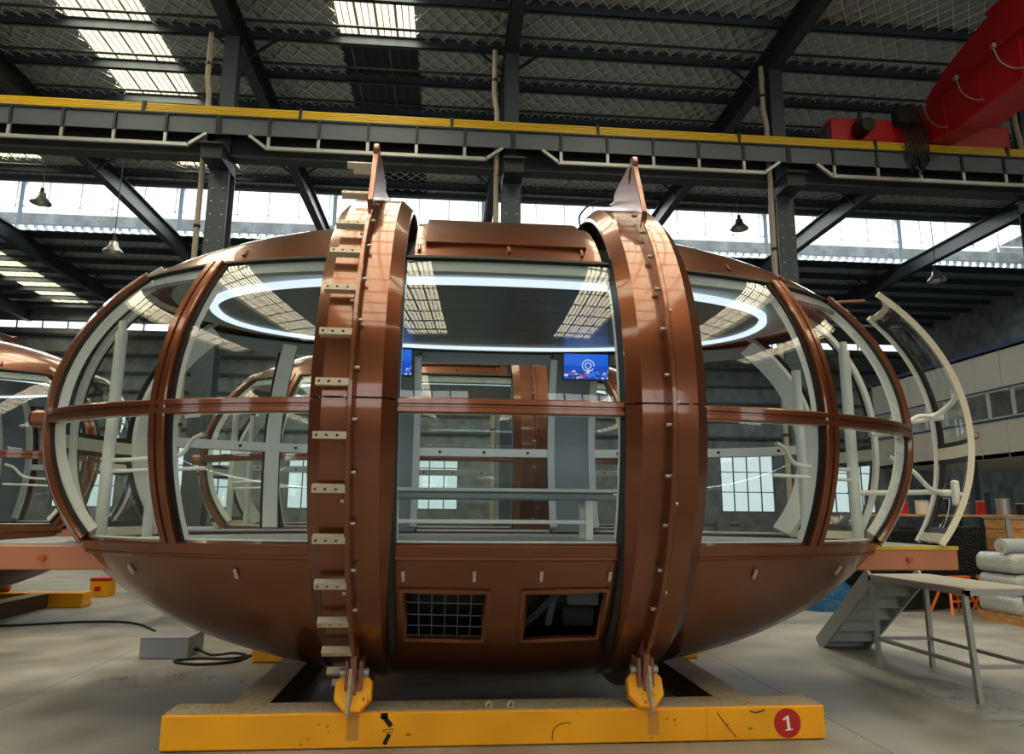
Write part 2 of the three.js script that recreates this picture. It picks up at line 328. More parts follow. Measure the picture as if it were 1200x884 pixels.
// columns
function column(x, label) {
  const o = thing('steel_column', label, 'column', [x, 0, -8.4], 0, 'steel columns of the middle row');
  mesh('shaft', [span(-.2, .2, 0, 8.6, .17, .2), span(-.2, .2, 0, 8.6, -.2, -.17), span(-.012, .012, 0, 8.6, -.17, .17), span(-.15, .15, 8.6, 11.4, .12, .15), span(-.15, .15, 8.6, 11.4, -.15, -.12), span(-.012, .012, 8.6, 11.4, -.12, .12)], M.steel, o);
  mesh('bracket', [span(-.2, .2, 8.28, 8.56, -.2, .75), span(-.22, .22, 8.54, 8.58, -.25, .85)], M.steelDark, o);
  mesh('base_plate', span(-.32, .32, 0, .03, -.32, .32), M.steelDark, o);
  const p = mesh('drain_pipe', [rod(V(-.33, 0, .25), V(-.33, 9.9, .25), .055, 12), rod(V(-.33, 9.9, .25), V(-.39, 10.3, .25), .055, 12), rod(V(-.39, 10.3, .25), V(-.39, 11.35, .25), .055, 12)], M.pipe, o, 'cream drain pipe');
  mesh('pipe_clamp', [3, 5, 7, 10.6].map((y) => rod(V(y > 10 ? -.39 : -.33, y, .25), V(y > 10 ? -.39 : -.33, y + .06, .25), .068, 12)), M.black, p);
  if (x > -12 && x < 13) { const b = []; for (let y = 6.2; y < 8.3; y += .28) for (const s of [-.11, .11]) b.push(rod(V(s, y, .2), V(s, y, .225), .018, 6)); mesh('bolt', b, M.galv, o).userData.kind = 'stuff'; }
}
['second steel column left of the frame edge', 'first steel column beyond the frame at left', 'steel column just outside the left edge of frame', 'dark steel column above the left windows of the near copper cabin', 'middle steel column behind the roof hatch of the near copper cabin', 'steel column above the right windows of the near copper cabin', 'steel column at the right edge beside the red crane', 'steel column past the right edge'].forEach((l, i) => { if (i >= 3 && i <= 6) column(COLX[i], l); });
// crane runway: one girder per bay, with its hanging conduit rail
const bayNames = ['far left bay of the crane runway', 'bay of crane runway left of the copper ladder ring', 'middle bay of crane runway above the cabin roof', 'bay of crane runway under the red end carriage', 'rightmost bay of the crane runway at the frame edge'];
for (let k = 0; k < 5; k++) {
  const x0 = COLX[k + 1], x1 = COLX[k + 2];
  const o = thing('runway_girder', 'grey steel girder, ' + bayNames[k], 'girder', [x0, 8.58, -8], 0, 'crane runway girders'), L = x1 - x0;
  mesh('top_flange', span(0, L, .72, .76, -.5, .12), M.steelDark, o);
  mesh('side_plate', span(0, L, .36, .72, .06, .085), M.steelLight, o);
  mesh('web', span(0, L, .03, .72, -.36, -.33), M.steelDark, o);
  mesh('bottom_flange', span(0, L, 0, .035, -.5, -.18), M.steelDark, o);
  for (let i = 0; i <= 6; i++) { const x = .02 + (L - .04) * i / 6; mesh('stiffener', span(x - .025, x + .025, .32, .72, .085, .13), M.steelDark, o); }
  const r = mesh('conduit_rail', [bar(V(.95, .08, .1), V(L - .55, .08, .1), .06, .07), bar(V(.62, .34, .1), V(.97, .08, .1), .06, .06), bar(V(L - .57, .08, .1), V(L - .22, .34, .1), .06, .06)], M.galv, o, 'pale conduit rail with bent ends');
  for (let i = 1; i <= 5; i++) { const x = .02 + (L - .04) * i / 6; mesh('hanger', span(x - .03, x + .03, .08, .36, .07, .12), M.galv, r); }
}
{
  const o = thing('crane_rail', 'long yellow crane conductor rail along the runway top', 'rail', [0, 9.342, -7.95]);
  mesh('rail_head', span(COLX[1], COLX[6], 0, .1, -.35, -.25), M.steelDark, o);
  for (let i = 0; i < 4; i++) mesh('conductor_bar', rspan(COLX[1], COLX[6], .0 + i * .055, .042 + i * .055, .0, .06 - .012 * i, .008), M.railYellow, o);
  for (let x = -16; x < 13; x += 3.1) mesh('bar_holder', span(x, x + .06, -.02, .23, -.06, .07), M.steelDark, o);
}
// red bridge crane
{
  const o = thing('bridge_crane', 'red overhead bridge crane with end carriage on the runway', 'crane', [10.2, 9.45, -8.3]);
  const et = mesh('end_carriage', [rspan(-2.25, 2.0, .12, .74, -.2, .2, .03)], M.craneRed, o);
  mesh('buffer', span(-2.32, -2.2, .25, .6, -.15, .15), M.black, et); mesh('buffer', span(1.98, 2.08, .25, .6, -.15, .15), M.black, et);
  mesh('wheel', [-1.8, 1.6].map((x) => { const g = new THREE.CylinderGeometry(.22, .22, .12, 20); g.rotateX(Math.PI / 2); g.translate(x, .2, .1); return g; }), M.steelDark, et);
  mesh('drive_motor', [rod(V(-1.62, .38, .2), V(-1.62, .38, .62), .16, 14), rbox(.26, .3, .2, -1.62, .42, .3), rod(V(-1.62, .55, .3), V(-1.62, .85, .3), .05, 8)], M.black, et);
  const sh = new THREE.Shape(); sh.moveTo(0, .25); sh.lineTo(0, .95); sh.lineTo(1.2, 1.5); sh.lineTo(2.4, 1.78); sh.lineTo(20.5, 1.78); sh.lineTo(22.5, .95); sh.lineTo(22.5, .25); sh.lineTo(21, .0); sh.lineTo(1.5, .0); sh.closePath();
  const g = new THREE.ExtrudeGeometry(sh, { depth: .62, bevelEnabled: false }); g.rotateY(-Math.PI / 2); g.translate(.55, 0, -.1);
  const gd = mesh('main_girder', g, M.craneRed, o);
  mesh('girder_flange', [bar(V(.24, -.02, 1.4), V(.24, -.02, 21), .8, .05), bar(V(.24, 1.8, 2.4), V(.24, 1.8, 20.5), .8, .05), bar(V(-.1, .98, .6), V(-.1, 1.12, 20), .05, .05)], M.craneRed, gd);
  for (let i = 0; i < 8; i++) {
    const z = .4 + i * 1.05;
    mesh('cable_trolley', rbox(.07, .1, .09, -.15, 1.02 + .006 * i, z), M.galv, gd);
    mesh('festoon_cable', tube([[-.15, 1.0, z], [-.17, .6, z + .15], [-.17, .25, z + .45], [-.17, .1, z + .7]], .014, 16, 5), M.galv, gd);
    mesh('stiffener', span(-.085, -.065, .05, 1.0, z + .5, z + .53), M.craneRed, gd);
  }
  const h = mesh('cable_bundle', Array.from({ length: 9 }, (_, i) => tube([[-.2 - i * .06, 1.0 - (i % 3) * .1, .25], [-.22 - i * .065, .2, .5], [-.2 - i * .06, -.35 - (i % 4) * .12, .45], [-.16 - i * .055, .1, .3]], .022, 20, 6)), M.black, o);
  mesh('control_box', rbox(.5, .4, .25, -.55, .78, .3), M.black, o);
}
// pendant lamps
for (const [x, y, z, lab] of [[-11.75, 9.75, -13.74, 'bell pendant lamp hanging before glazing at the far left edge'], [-9.7, 8.4, -13.74, 'bell pendant lamp hanging below the glazing above cabin left end'], [8.15, 9.85, -13.74, 'bell pendant lamp hanging just right of the lug with a hole'], [14.25, 8.45, -13.74, 'bell pendant lamp hanging above the open cabin door']]) {
  const o = thing('pendant_lamp', lab, 'lamp', [x, y, z], 0, 'high bay pendant lamps');
  const pts = [[.03, .3], [.1, .28], [.12, .16], [.17, .1], [.26, .0], [.27, -.02]].map((p) => new THREE.Vector2(...p));
  mesh('shade', new THREE.LatheGeometry(pts, 28), M.lampShade, o);
  mesh('bulb', (() => { const g = new THREE.SphereGeometry(.1, 16, 10); g.translate(0, .06, 0); return g; })(), M.bulb, o);
  mesh('cord', [rod(V(0, .28, 0), V(0, RY - .21 - y, 0), .012, 6), rod(V(0, .28, 0), V(0, .42, 0), .05, 10)], M.steelDark, o);
}

// ---------------------------------------------------------------- the observation cabin
const A = 3.373, BB = 1.857, CC = 1.746, NN = 2.29, YC = 2.067, YR = 2.09, ZJ = .756, YT = 1.033, YB = -.817, XF = .935, XG = .70, XG2 = 1.175;
const Kx = (x, o = 0) => Math.pow(Math.max(0, 1 - Math.pow(Math.abs(x) / (A + o), NN)), 1 / NN);
const Zs = (x, y, o = 0) => (CC + o) * Math.sqrt(Math.max(0, Kx(x, o) ** 2 - (y / (BB + o)) ** 2));
const Xs = (y, z, o = 0) => { const k = Math.sqrt((y / (BB + o)) ** 2 + (z / (CC + o)) ** 2); return (A + o) * Math.pow(Math.max(0, 1 - Math.pow(k, NN)), 1 / NN); };
const S = (x, y, s = 1, o = 0) => V(x, YC + y, s * Zs(x, y, o));
const normalAt = (p) => { const x = p.x, y = p.y - YC, z = p.z, k = Math.sqrt((y / BB) ** 2 + (z / CC) ** 2) || 1e-6, q = NN * Math.pow(k, NN - 2); return V(Math.sign(x) * NN * Math.pow(Math.abs(x) / A, NN - 1) / A, q * y / BB ** 2, q * z / CC ** 2).normalize(); };
const ribX = (y) => 2.15 - (y > 0 ? .42 : .27) * Math.min(1, (y / (BB * .86)) ** 2);
function onSurface(pts) { const N = pts.map(normalAt), T = pts.map((p, i) => pts[Math.min(i + 1, pts.length - 1)].clone().sub(pts[Math.max(i - 1, 0)]).normalize()), Sd = pts.map((p, i) => T[i].clone().cross(N[i]).normalize()); return [pts, N, Sd]; }
const RIB = (w, lo = -.02, hi = .032) => [[-w / 2, lo], [-w / 2, hi - .008], [-w / 2 + .008, hi], [-.011, hi], [-.006, hi - .014], [.006, hi - .014], [.011, hi], [w / 2 - .008, hi], [w / 2, hi - .008], [w / 2, lo]];
const LINER = (w, d = .055) => [[-w / 2, -.024], [-w / 2, -.024 - d], [w / 2, -.024 - d], [w / 2, -.024]];
function makeCabin() {
  const o = new THREE.Group();
  const squash = (p) => { const y = p.y - YC; if (y > YT) p.y = YC + YT + (y - YT) * .83; return p; };
  // roof shell: everything above the window band
  const capX = (yc) => A * Math.pow(1 - Math.pow(Math.abs(yc) / BB, NN), 1 / NN);
  const cap = (x0, x1, yc, n, m, fix = (p) => p, off = 0) => grid((x, t) => {
    const k = Kx(x, off), f = Math.asin(Math.min(1, Math.abs(yc) / ((BB + off) * k + 1e-9))), a = f + (Math.PI - 2 * f) * t;
    return fix(V(x, YC + Math.sign(yc) * (BB + off) * k * Math.sin(a), (CC + off) * k * Math.cos(a)));
  }, lin(x0, x1, n), lin(0, 1, m));
  const XE = capX(YT), XH = capX(YB);
  mesh('roof_shell', cap(-XE, -XG2 + .05, YT, 26, 36, squash), M.copper, o); mesh('roof_shell', cap(XG2 - .05, XE, YT, 26, 36, squash), M.copper, o);
  const rm = mesh('roof_shell', cap(-XG + .07, XG - .07, YT, 12, 40, squash), M.copper, o);
  mesh('roof_underlay', cap(-XG2, -XG + .08, YT, 6, 36, (p) => { squash(p); p.y = YC + YT + (p.y - YC - YT) * .74 - .02; return p; }), M.gasket, o); mesh('roof_underlay', cap(XG - .08, XG2, YT, 6, 36, (p) => { squash(p); p.y = YC + YT + (p.y - YC - YT) * .74 - .02; return p; }), M.gasket, o);
  // raised roof hatch
  const hat = (off, t0 = .055, t1 = .945, x0 = -.56, x1 = .54) => grid((x, t) => { const f = Math.asin(YT / BB), a = f + (Math.PI - 2 * f) * t; const p = squash(V(x, YC + BB * Math.sin(a), CC * Math.cos(a))); const n = normalAt(V(x, YC + BB * Math.sin(a), CC * Math.cos(a))); return p.addScaledVector(n, off); }, lin(x0, x1, 8), lin(t0, t1, 30));
  const rim = []; { const f = Math.asin(YT / BB); const path = []; const P = (x, t, off) => { const a = f + (Math.PI - 2 * f) * t, q = V(x, YC + BB * Math.sin(a), CC * Math.cos(a)); return squash(q.clone()).addScaledVector(normalAt(q), off); };
    const loop = []; for (const x of lin(-.56, .54, 8)) loop.push([x, .055]); for (const t of lin(.055, .945, 30)) loop.push([.54, t]); for (const x of lin(.54, -.56, 8)) loop.push([x, .945]); for (const t of lin(.945, .055, 30)) loop.push([-.56, t]);
    rim.push(grid((i, k) => P(loop[i][0], loop[i][1], k), loop.map((_, i) => i), [-.01, .02])); }
  mesh('roof_hatch', [hat(.02), ...rim], M.copper, o);
  // small rivet clips along the roof edge
  const clip = (x, y, s, up) => { const p = S(x, y, s), n = normalAt(p); const g = rbox(.022, .07, .02, 0, 0, .012, .006); const m = new THREE.Matrix4().lookAt(n, V(0, 0, 0), V(0, 1, 0)); g.applyMatrix4(m); if (up) squash(p); g.translate(p.x, p.y, p.z); return g; };
  for (const s of [1, -1]) {
    for (const x of [-.63, -.2, .21, .64, -2.42, -1.66, 1.64, 2.39]) mesh('drain_clip', clip(x, -1.0, s), M.rung, o);
    for (const x of [-.6, .0, .5, -1.8, 1.6, 2.1]) mesh('roof_stud', clip(x, YT + .1, s, true), M.copper, o);
  }
  // hull: everything below the window band
  mesh('hull_shell', cap(-XH, -XG2 + .05, YB, 26, 40), M.copper, o); mesh('hull_shell', cap(XG2 - .05, XH, YB, 26, 40), M.copper, o);
  const fA = (d) => d * Math.PI / 180, f0 = Math.asin(-YB / BB);
  const hs = [f0, fA(30), fA(33), fA(36.4), fA(40), fA(44), fA(48), fA(51.2), ...lin(fA(56), Math.PI - fA(56), 14), fA(128.8), fA(132), fA(136), fA(140), fA(143.6), fA(147), fA(150), Math.PI - f0];
  const hole = (x, a) => { const q = a > Math.PI / 2 ? Math.PI - a : a; return q > fA(36.4) && q < fA(51.2) && ((x > -.64 && x < -.11) || (x > .11 && x < .64)); };
  const hp = (x, a, off = 0) => V(x, YC - (BB + off) * Kx(x) * Math.sin(a), (CC + off) * Kx(x) * Math.cos(a));
  mesh('hull_shell', grid((x, a) => hp(x, a), [-XG - .06, -.64, -.5, -.375, -.25, -.11, 0, .11, .25, .375, .5, .64, XG + .06], hs, hole), M.copper, o);
  for (const [x0, x1] of [[-.64, -.11], [.11, .64]]) for (const back of [0, 1]) {
    const fl = (a) => back ? Math.PI - a : a, loop = [], nn = [], ss = [];
    const ins = .03;
    for (const x of lin(x0, x1, 6)) loop.push([x, 36.4]); for (const a of lin(36.4, 51.2, 8)) loop.push([x1, a]); for (const x of lin(x1, x0, 6)) loop.push([x, 51.2]); for (const a of lin(51.2, 36.4, 8)) loop.push([x0, a]);
    const pts = loop.map(([x, a]) => hp(x, fl(fA(a)))); const cen = hp((x0 + x1) / 2, fl(fA(43.8)));
    const N = pts.map(normalAt), Sd = pts.map((p, i) => { const d = cen.clone().sub(p); d.addScaledVector(N[i], -d.dot(N[i])); return d.normalize(); });
    const fr = mesh('vent_frame', sweep(pts, N, Sd, [[-.02, -.015], [-.02, .012], [.012, .018], [.03, .004], [.03, -.015]], true), M.copper, o);
    const bk = grid((x, a) => hp(x, fl(fA(a)), -.16), [x0 - .05, x1 + .05], lin(34, 54, 5)); mesh('vent_back', bk, M.black, fr);
    if (x0 < 0) { const w = []; for (const x of lin(x0 + .02, x1 - .02, 6)) { const q = lin(36.4, 51.2, 5).map((a) => hp(x, fl(fA(a)), -.02)); for (let i = 0; i < 5; i++) w.push(rod(q[i], q[i + 1], .004, 5)); } for (const a of lin(37, 50.6, 4)) w.push(rod(hp(x0, fl(fA(a)), -.024), hp(x1, fl(fA(a)), -.024), .004, 5)); mesh('wire_grille', w, M.steelLight, fr); }
    else { mesh('equipment', [bar(hp(x0 + .05, fl(fA(50)), -.1), hp(x0 + .28, fl(fA(38)), -.1), .03, .03), bar(hp(x0 + .2, fl(fA(51)), -.12), hp(x0 + .22, fl(fA(37)), -.12), .04, .04)], M.steel, fr); mesh('equipment', [bar(hp(x1 - .14, fl(fA(38)), -.1), hp(x1 - .12, fl(fA(43)), -.1), .2, .05)], M.steel, fr); mesh('equipment', [bar(hp(x1 - .14, fl(fA(46)), -.12), hp(x1 - .12, fl(fA(51)), -.12), .2, .05)], M.steelDark, fr); }
  }
  // hull lip and window sill band, roof edge band: sweeps along y = const from ring to jamb
  const along = (y, x0, x1, s, n = 26) => lin(x0, x1, n).map((x) => S(x, y, s));
  const xj = (y) => Xs(y, ZJ);
  for (const s of [1, -1]) {
    for (const [x0, x1] of [[-xj(YB) - .04, -XG2], [-XG, XG], [XG2, xj(YB) + .04]]) {
      mesh('hull_lip', sweep(...onSurface(along(YB - .078, x0, x1, s)), [[-.014, -.02], [-.014, .014], [.0, .022], [.014, .014], [.014, -.02]]), M.copper, o);
      mesh('window_sill', sweep(...onSurface(along(YB - .036, x0, x1, s)), [[-.04, -.03], [-.04, .006], [-.035, .01], [.035, .01], [.04, .006], [.04, -.03]]), M.copper, o);
      mesh('sill_liner', sweep(...onSurface(along(YB - .012, x0, x1, s)), LINER(.02, .03)), M.liner, o);
    }
    for (const [x0, x1] of [[-xj(YT) - .02, -XG2], [-XG, XG], [XG2, xj(YT) + .02]]) {
      mesh('window_head', sweep(...onSurface(along(YT + .005, x0, x1, s)), [[-.012, -.03], [-.012, .006], [.012, .006], [.012, -.03]]), M.gasket, o);
      mesh('head_liner', sweep(...onSurface(along(YT - .04, x0, x1, s)), LINER(.12, .03)), M.headliner, o);
    }
    for (const [x0, x1] of [[-xj(0), -XG2], [-XG, XG], [XG2, xj(0)]]) {
      mesh('mid_rail', sweep(...onSurface(along(0, x0, x1, s)), RIB(.092)), M.copper, o);
      const ml = mesh('mid_rail_liner', sweep(...onSurface(along(0, x0, x1, s)), LINER(.085, .045)), M.white, o);
      const nb = Math.max(2, Math.round(Math.abs(x1 - x0) / .6));
      for (let i = 0; i <= nb; i++) { const x = x0 + (x1 - x0) * (i + .5) / (nb + 1), p = S(x, 0, s, -.075), n = normalAt(p); const a = p.clone(), b = p.clone().addScaledVector(n, -.006); mesh('fixing_cap', rod(b, a, .016, 10), M.black, ml); }
    }
    for (const q of [1, -1]) {                             // q: which end
      const rp = lin(YB, YT, 34).map((y) => S(q * ribX(y), y, s));
      mesh('window_rib', sweep(...onSurface(rp), RIB(.115)), M.copper, o);
      mesh('rib_liner', sweep(...onSurface(rp), LINER(.13, .06)), M.white, o);
      mesh('rib_seal', sweep(...onSurface(rp), [[-.085, -.022], [-.085, -.004], [.085, -.004], [.085, -.022]]), M.gasket, o);
      const jp = lin(YB + .0, YT + .015, 44).map((y) => V(q * Xs(y, ZJ), YC + (y > YT ? YT + (y - YT) * .9 : y), s * ZJ));
      const [P0, N0, S0] = onSurface(jp);
      mesh('door_jamb', sweep(P0, N0, S0, RIB(.115, -.03, .036)), M.copper, o);
      mesh('jamb_liner', sweep(P0, N0, S0, LINER(.19, .06)), M.white, o);
      mesh('jamb_seal', sweep(P0, N0, S0, [[-.078, -.03], [-.078, .0], [.078, .0], [.078, -.03]]), M.gasket, o);
    }
    // glass panes
    const pane = (y0, y1, xa, xb) => mesh('window_pane', grid((v, t) => { const a = xa(v), b = xb(v); return S(a + (b - a) * t, v, s, -.008); }, lin(y0, y1, 14), lin(0, 1, 12)), M.glass, o);
    for (const [y0, y1] of [[YB, -.02], [.02, YT]]) {
      pane(y0, y1, () => -XG - .02, () => XG + .02);
      for (const q of [1, -1]) { pane(y0, y1, () => q * (XG2 - .03), (y) => q * ribX(y)); pane(y0, y1, (y) => q * ribX(y), (y) => q * Xs(y, ZJ)); }
    }
    // gaskets beside the rings
    for (const x of [-XG2, -XG, XG, XG2]) { const wide = Math.abs(x) < 1 ? .05 : .0, gp = lin(Math.abs(x) < 1 ? -1.5 : YB, YT, 30).map((y) => S(x, y, s)); const [P1, N1, S1] = onSurface(gp); mesh('ring_gasket', sweep(P1, N1, S1, [[-.02, -.06], [-.02, wide], [.02, wide], [.02, -.06]]), M.gasket, o); }
  }
  // bottom plate between ring lower ends (dark belly)
  mesh('belly_plate', grid((x, a) => V(x, YC - (BB - .03) * Math.sin(a), (CC - .03) * Math.cos(a)), [-XG2, -XG], lin(.3, Math.PI - .3, 30)), M.gasket, o);
  mesh('belly_plate', grid((x, a) => V(x, YC - (BB - .03) * Math.sin(a), (CC - .03) * Math.cos(a)), [XG, XG2], lin(.3, Math.PI - .3, 30)), M.gasket, o);
  // suspension rings
  for (const q of [-1, 1]) {
    const arc = (a0, a1, n) => { const P = [], N = [], Sd = []; for (const a of lin(a0, a1, n)) { P.push(V(q * XF, YR, 0)); N.push(V(0, Math.sin(a), Math.cos(a))); Sd.push(V(1, 0, 0)); } return [P, N, Sd]; };
    const band = [[-.25, 1.745], [-.25, 1.79], [-.17, 1.862], [.17, 1.862], [.25, 1.79], [.25, 1.745], [.235, 1.745], [.235, 1.785], [.165, 1.846], [-.165, 1.846], [-.235, 1.785], [-.235, 1.745]];
    const sub = band.map(([a, b]) => [a, b < 1.75 ? 1.778 : b]);
    mesh('ring_cover', sweep(...arc(.003, Math.PI * .2, 16), band), M.copper, o); mesh('ring_cover', sweep(...arc(Math.PI * .2, Math.PI * .8, 44), sub), M.copper, o); mesh('ring_cover', sweep(...arc(Math.PI * .8, Math.PI - .003, 16), band), M.copper, o);
    mesh('ring_cover', sweep(...arc(-Math.PI + .003, -.003, 70), band), M.copper, o);
    const rimTrim = mesh('ring_rim', [...[-1, 1].map((e) => sweep(...arc(Math.PI * .2, Math.PI * .8, 44), [[e * .242 - .01, 1.766], [e * .242 - .01, 1.78], [e * .242 + .01, 1.78], [e * .242 + .01, 1.766]]))], M.galv, o);
    const fin = mesh('ring_flange', sweep(...arc(-Math.PI, Math.PI - .001, 120), [[-.016, 1.84], [-.016, 1.945], [-.011, 1.95], [.011, 1.95], [.016, 1.945], [.016, 1.84]], false), M.copper, o);
    // lugs with an eye
    for (const deg of [58, 122, -58, -122]) {
      const sh = new THREE.Shape(), low = deg < 0, R = low ? 2.13 : 2.27; const w = low ? .2 : .47;
      sh.moveTo(1.84, -w); sh.lineTo(1.95, -w); sh.lineTo(R - .06, -.055); sh.absarc(R - .055, 0, .055, -Math.PI / 2, Math.PI / 2, false); sh.lineTo(1.95, w); sh.lineTo(1.84, w); sh.closePath();
      const hpth = new THREE.Path(); hpth.absellipse(R - .13, 0, low ? .03 : .065, .03, 0, Math.PI * 2, true); sh.holes.push(hpth);
      const g = new THREE.ExtrudeGeometry(sh, { depth: .03, bevelEnabled: true, bevelThickness: .004, bevelSize: .004, bevelSegments: 1, curveSegments: 10 }); g.translate(0, 0, -.015);
      const a = deg * Math.PI / 180; g.applyMatrix4(new THREE.Matrix4().makeBasis(V(0, Math.sin(a), Math.cos(a)), V(0, Math.cos(a), -Math.sin(a)), V(1, 0, 0).multiplyScalar(-1)).setPosition(q * XF, YR, 0));
      mesh('lug', g, low ? M.primer : M.copper, fin, low ? 'lower lug in dull primer' : 'triangular copper lug with an eye');
    }
    // bolt heads along the flange
    const bt = (a, e) => rod(V(q * XF + e * .016, YR + 1.905 * Math.sin(a), 1.905 * Math.cos(a)), V(q * XF + e * .04, YR + 1.905 * Math.sin(a), 1.905 * Math.cos(a)), .012, 6);
    for (let d = -44; d <= 46; d += 9) mesh('bolt', bt((d + 4) * Math.PI / 180, q < 0 ? 1 : -1), M.bolt, fin);
    for (let d = -40; d <= 40; d += 18) mesh('bolt', bt((d + 4) * Math.PI / 180, q < 0 ? -1 : 1), M.bolt, fin);
    // black plug line on inner side wall of the ring
    if (q < 0) for (let d = -71; d <= 66; d += 8.9) {      // climbing rungs on the outer side
      const a = (d + 2) * Math.PI / 180, sh = new THREE.Shape(); sh.moveTo(0, -.021); sh.lineTo(.185, -.021); sh.lineTo(.185, .021); sh.lineTo(0, .021); sh.closePath();
      for (const hx of [.05, .11, .165]) { const h = new THREE.Path(); h.absarc(hx, 0, .008, 0, 7, true); sh.holes.push(h); }
      const R = d > 44 ? 1.965 + (1 - Math.abs(d - 56) / 14) * .2 : 1.93, g = new THREE.ExtrudeGeometry(sh, { depth: .045, bevelEnabled: false }); g.translate(0, 0, -.02);
      g.applyMatrix4(new THREE.Matrix4().makeBasis(V(-1, 0, 0), V(0, Math.cos(a), -Math.sin(a)), V(0, -Math.sin(a), -Math.cos(a))).setPosition(q * XF - .01, YR + R * Math.sin(a), R * Math.cos(a)));
      mesh('rung', g, M.rung, fin, 'pale perforated climbing rung');
    }
  }
  // doors: two curved leaves at each end
  function leaf(q, s, dx) {
    const z0 = .03, z1 = .71, y0 = YB - .03, y1 = YT + .1, off = 0;
    const D = (y, z, e = 0) => { const p = V(0, YC + y, s * z); p.x = q * (Xs(y, z, off + e)); return p; };
    const edge = (pts, w, lo, hi) => { const N = pts.map(normalAt), T = pts.map((p, i) => pts[Math.min(i + 1, pts.length - 1)].clone().sub(pts[Math.max(i - 1, 0)]).normalize()); return sweep(pts, N, pts.map((p, i) => T[i].clone().cross(N[i]).normalize()), [[-w / 2, lo], [-w / 2, hi], [w / 2, hi], [w / 2, lo]]); };
    const ys = lin(y0, y1, 36), zsn = lin(z0, z1, 10);
    const fr = mesh('door_leaf', [edge(ys.map((y) => D(y, z1)), .034, -.03, .015), edge(zsn.map((z) => D(y0 + .04, z)), .08, -.02, .008), edge(zsn.map((z) => D(y1 - .02, z)), .05, -.02, .01), edge(zsn.map((z) => D(-.1, z)), .1, -.02, .008)], M.cream, o);
    mesh('leaf_stile', edge(ys.map((y) => D(y, z0)), .04, -.03, .01), M.white, fr);
    mesh('leaf_seal', [edge(ys.map((y) => D(y, z0 + .055)), .05, -.015, .01), edge(ys.map((y) => D(y, z1 - .045)), .04, -.015, .01), edge(zsn.map((z) => D(y1 - .09, z)), .07, -.015, .01), edge(zsn.map((z) => D(-.17, z)), .04, -.015, .01), edge(zsn.map((z) => D(-.03, z)), .04, -.015, .01), edge(zsn.map((z) => D(y0 + .1, z)), .05, -.015, .01)], M.gasket, fr);
    mesh('door_pane', grid((y, z) => D(y, z, -.005), lin(y0, y1, 24), lin(z0, z1, 10)), M.glass, fr);
    if (s > 0) { const b = D(0, z1 - .02); mesh('bumper', [q < 0 ? rbox(.17, .12, .14, b.x + q * .03, b.y, b.z, .04) : rbox(.06, .07, .08, b.x + q * .01, b.y, b.z, .02)], M.copper, fr); }
    fr.position.x = dx; return fr;
  }
  o.userData.openLeaf = null;
  leaf(-1, 1, 0); leaf(-1, -1, 0); const open = leaf(1, 1, 0); leaf(1, -1, .0);
  // boarding sills
  for (const q of [-1, 1]) {
    const sl = mesh('boarding_sill', [rspan(q > 0 ? 2.7 : -3.75, q > 0 ? 3.53 : -2.7, 1.035, 1.2, -.66, .66, .012)], M.copperPlain, o, 'flat copper boarding sill');
    mesh('sill_plate', span(q > 0 ? 2.72 : -3.72, q > 0 ? 3.5 : -2.72, 1.2, 1.212, -.63, .63), M.galv, sl);
    mesh('marker_lamp', rod(V(q * 3.13, 1.115, .655), V(q * 3.13, 1.115, .685), .022, 12), M.amber, sl);
  }
  // inside: floor, ceiling with light band, ring pillars, door posts
  const ov = (hx, hz, y, n = 80, e = 2.5) => lin(0, 2 * Math.PI, n).slice(0, -1).map((t) => { const c = Math.cos(t), s = Math.sin(t), k = Math.pow(Math.abs(c) ** e + Math.abs(s) ** e, -1 / e); return V(hx * c * k, y, hz * s * k); });
  const disc = (hx, hz, y, th, e) => { const sh = new THREE.Shape(ov(hx, hz, 0, 80, e).map((p) => new THREE.Vector2(p.x, p.z))); const g = new THREE.ExtrudeGeometry(sh, { depth: th, bevelEnabled: false }); g.rotateX(Math.PI / 2); g.translate(0, y + th, 0); return g; };
  mesh('cabin_floor', disc(2.86, 1.47, 1.19, .04, 2.1), M.floorIn, o);
  mesh('cabin_ceiling', disc(2.62, 1.38, 3.1, .03, 2.3), M.headliner, o);
  mesh('ceiling_panel', disc(2.28, 1.02, 3.07, .03, 2.25), M.ceilingIn, o);
  { const pts = ov(2.32, 1.06, 3.06, 100, 2.25), n = pts.length, T = pts.map((p, i) => pts[(i + 1) % n].clone().sub(pts[(i - 1 + n) % n]).normalize()), Sd = T.map((t) => V(0, 1, 0).cross(t).normalize()); mesh('light_band', sweep(pts, pts.map(() => V(0, 1, 0)), Sd, [[-.028, -.012], [-.028, .03], [.028, .03], [.028, -.012]], true), M.led, o, 'white light band around the ceiling'); }
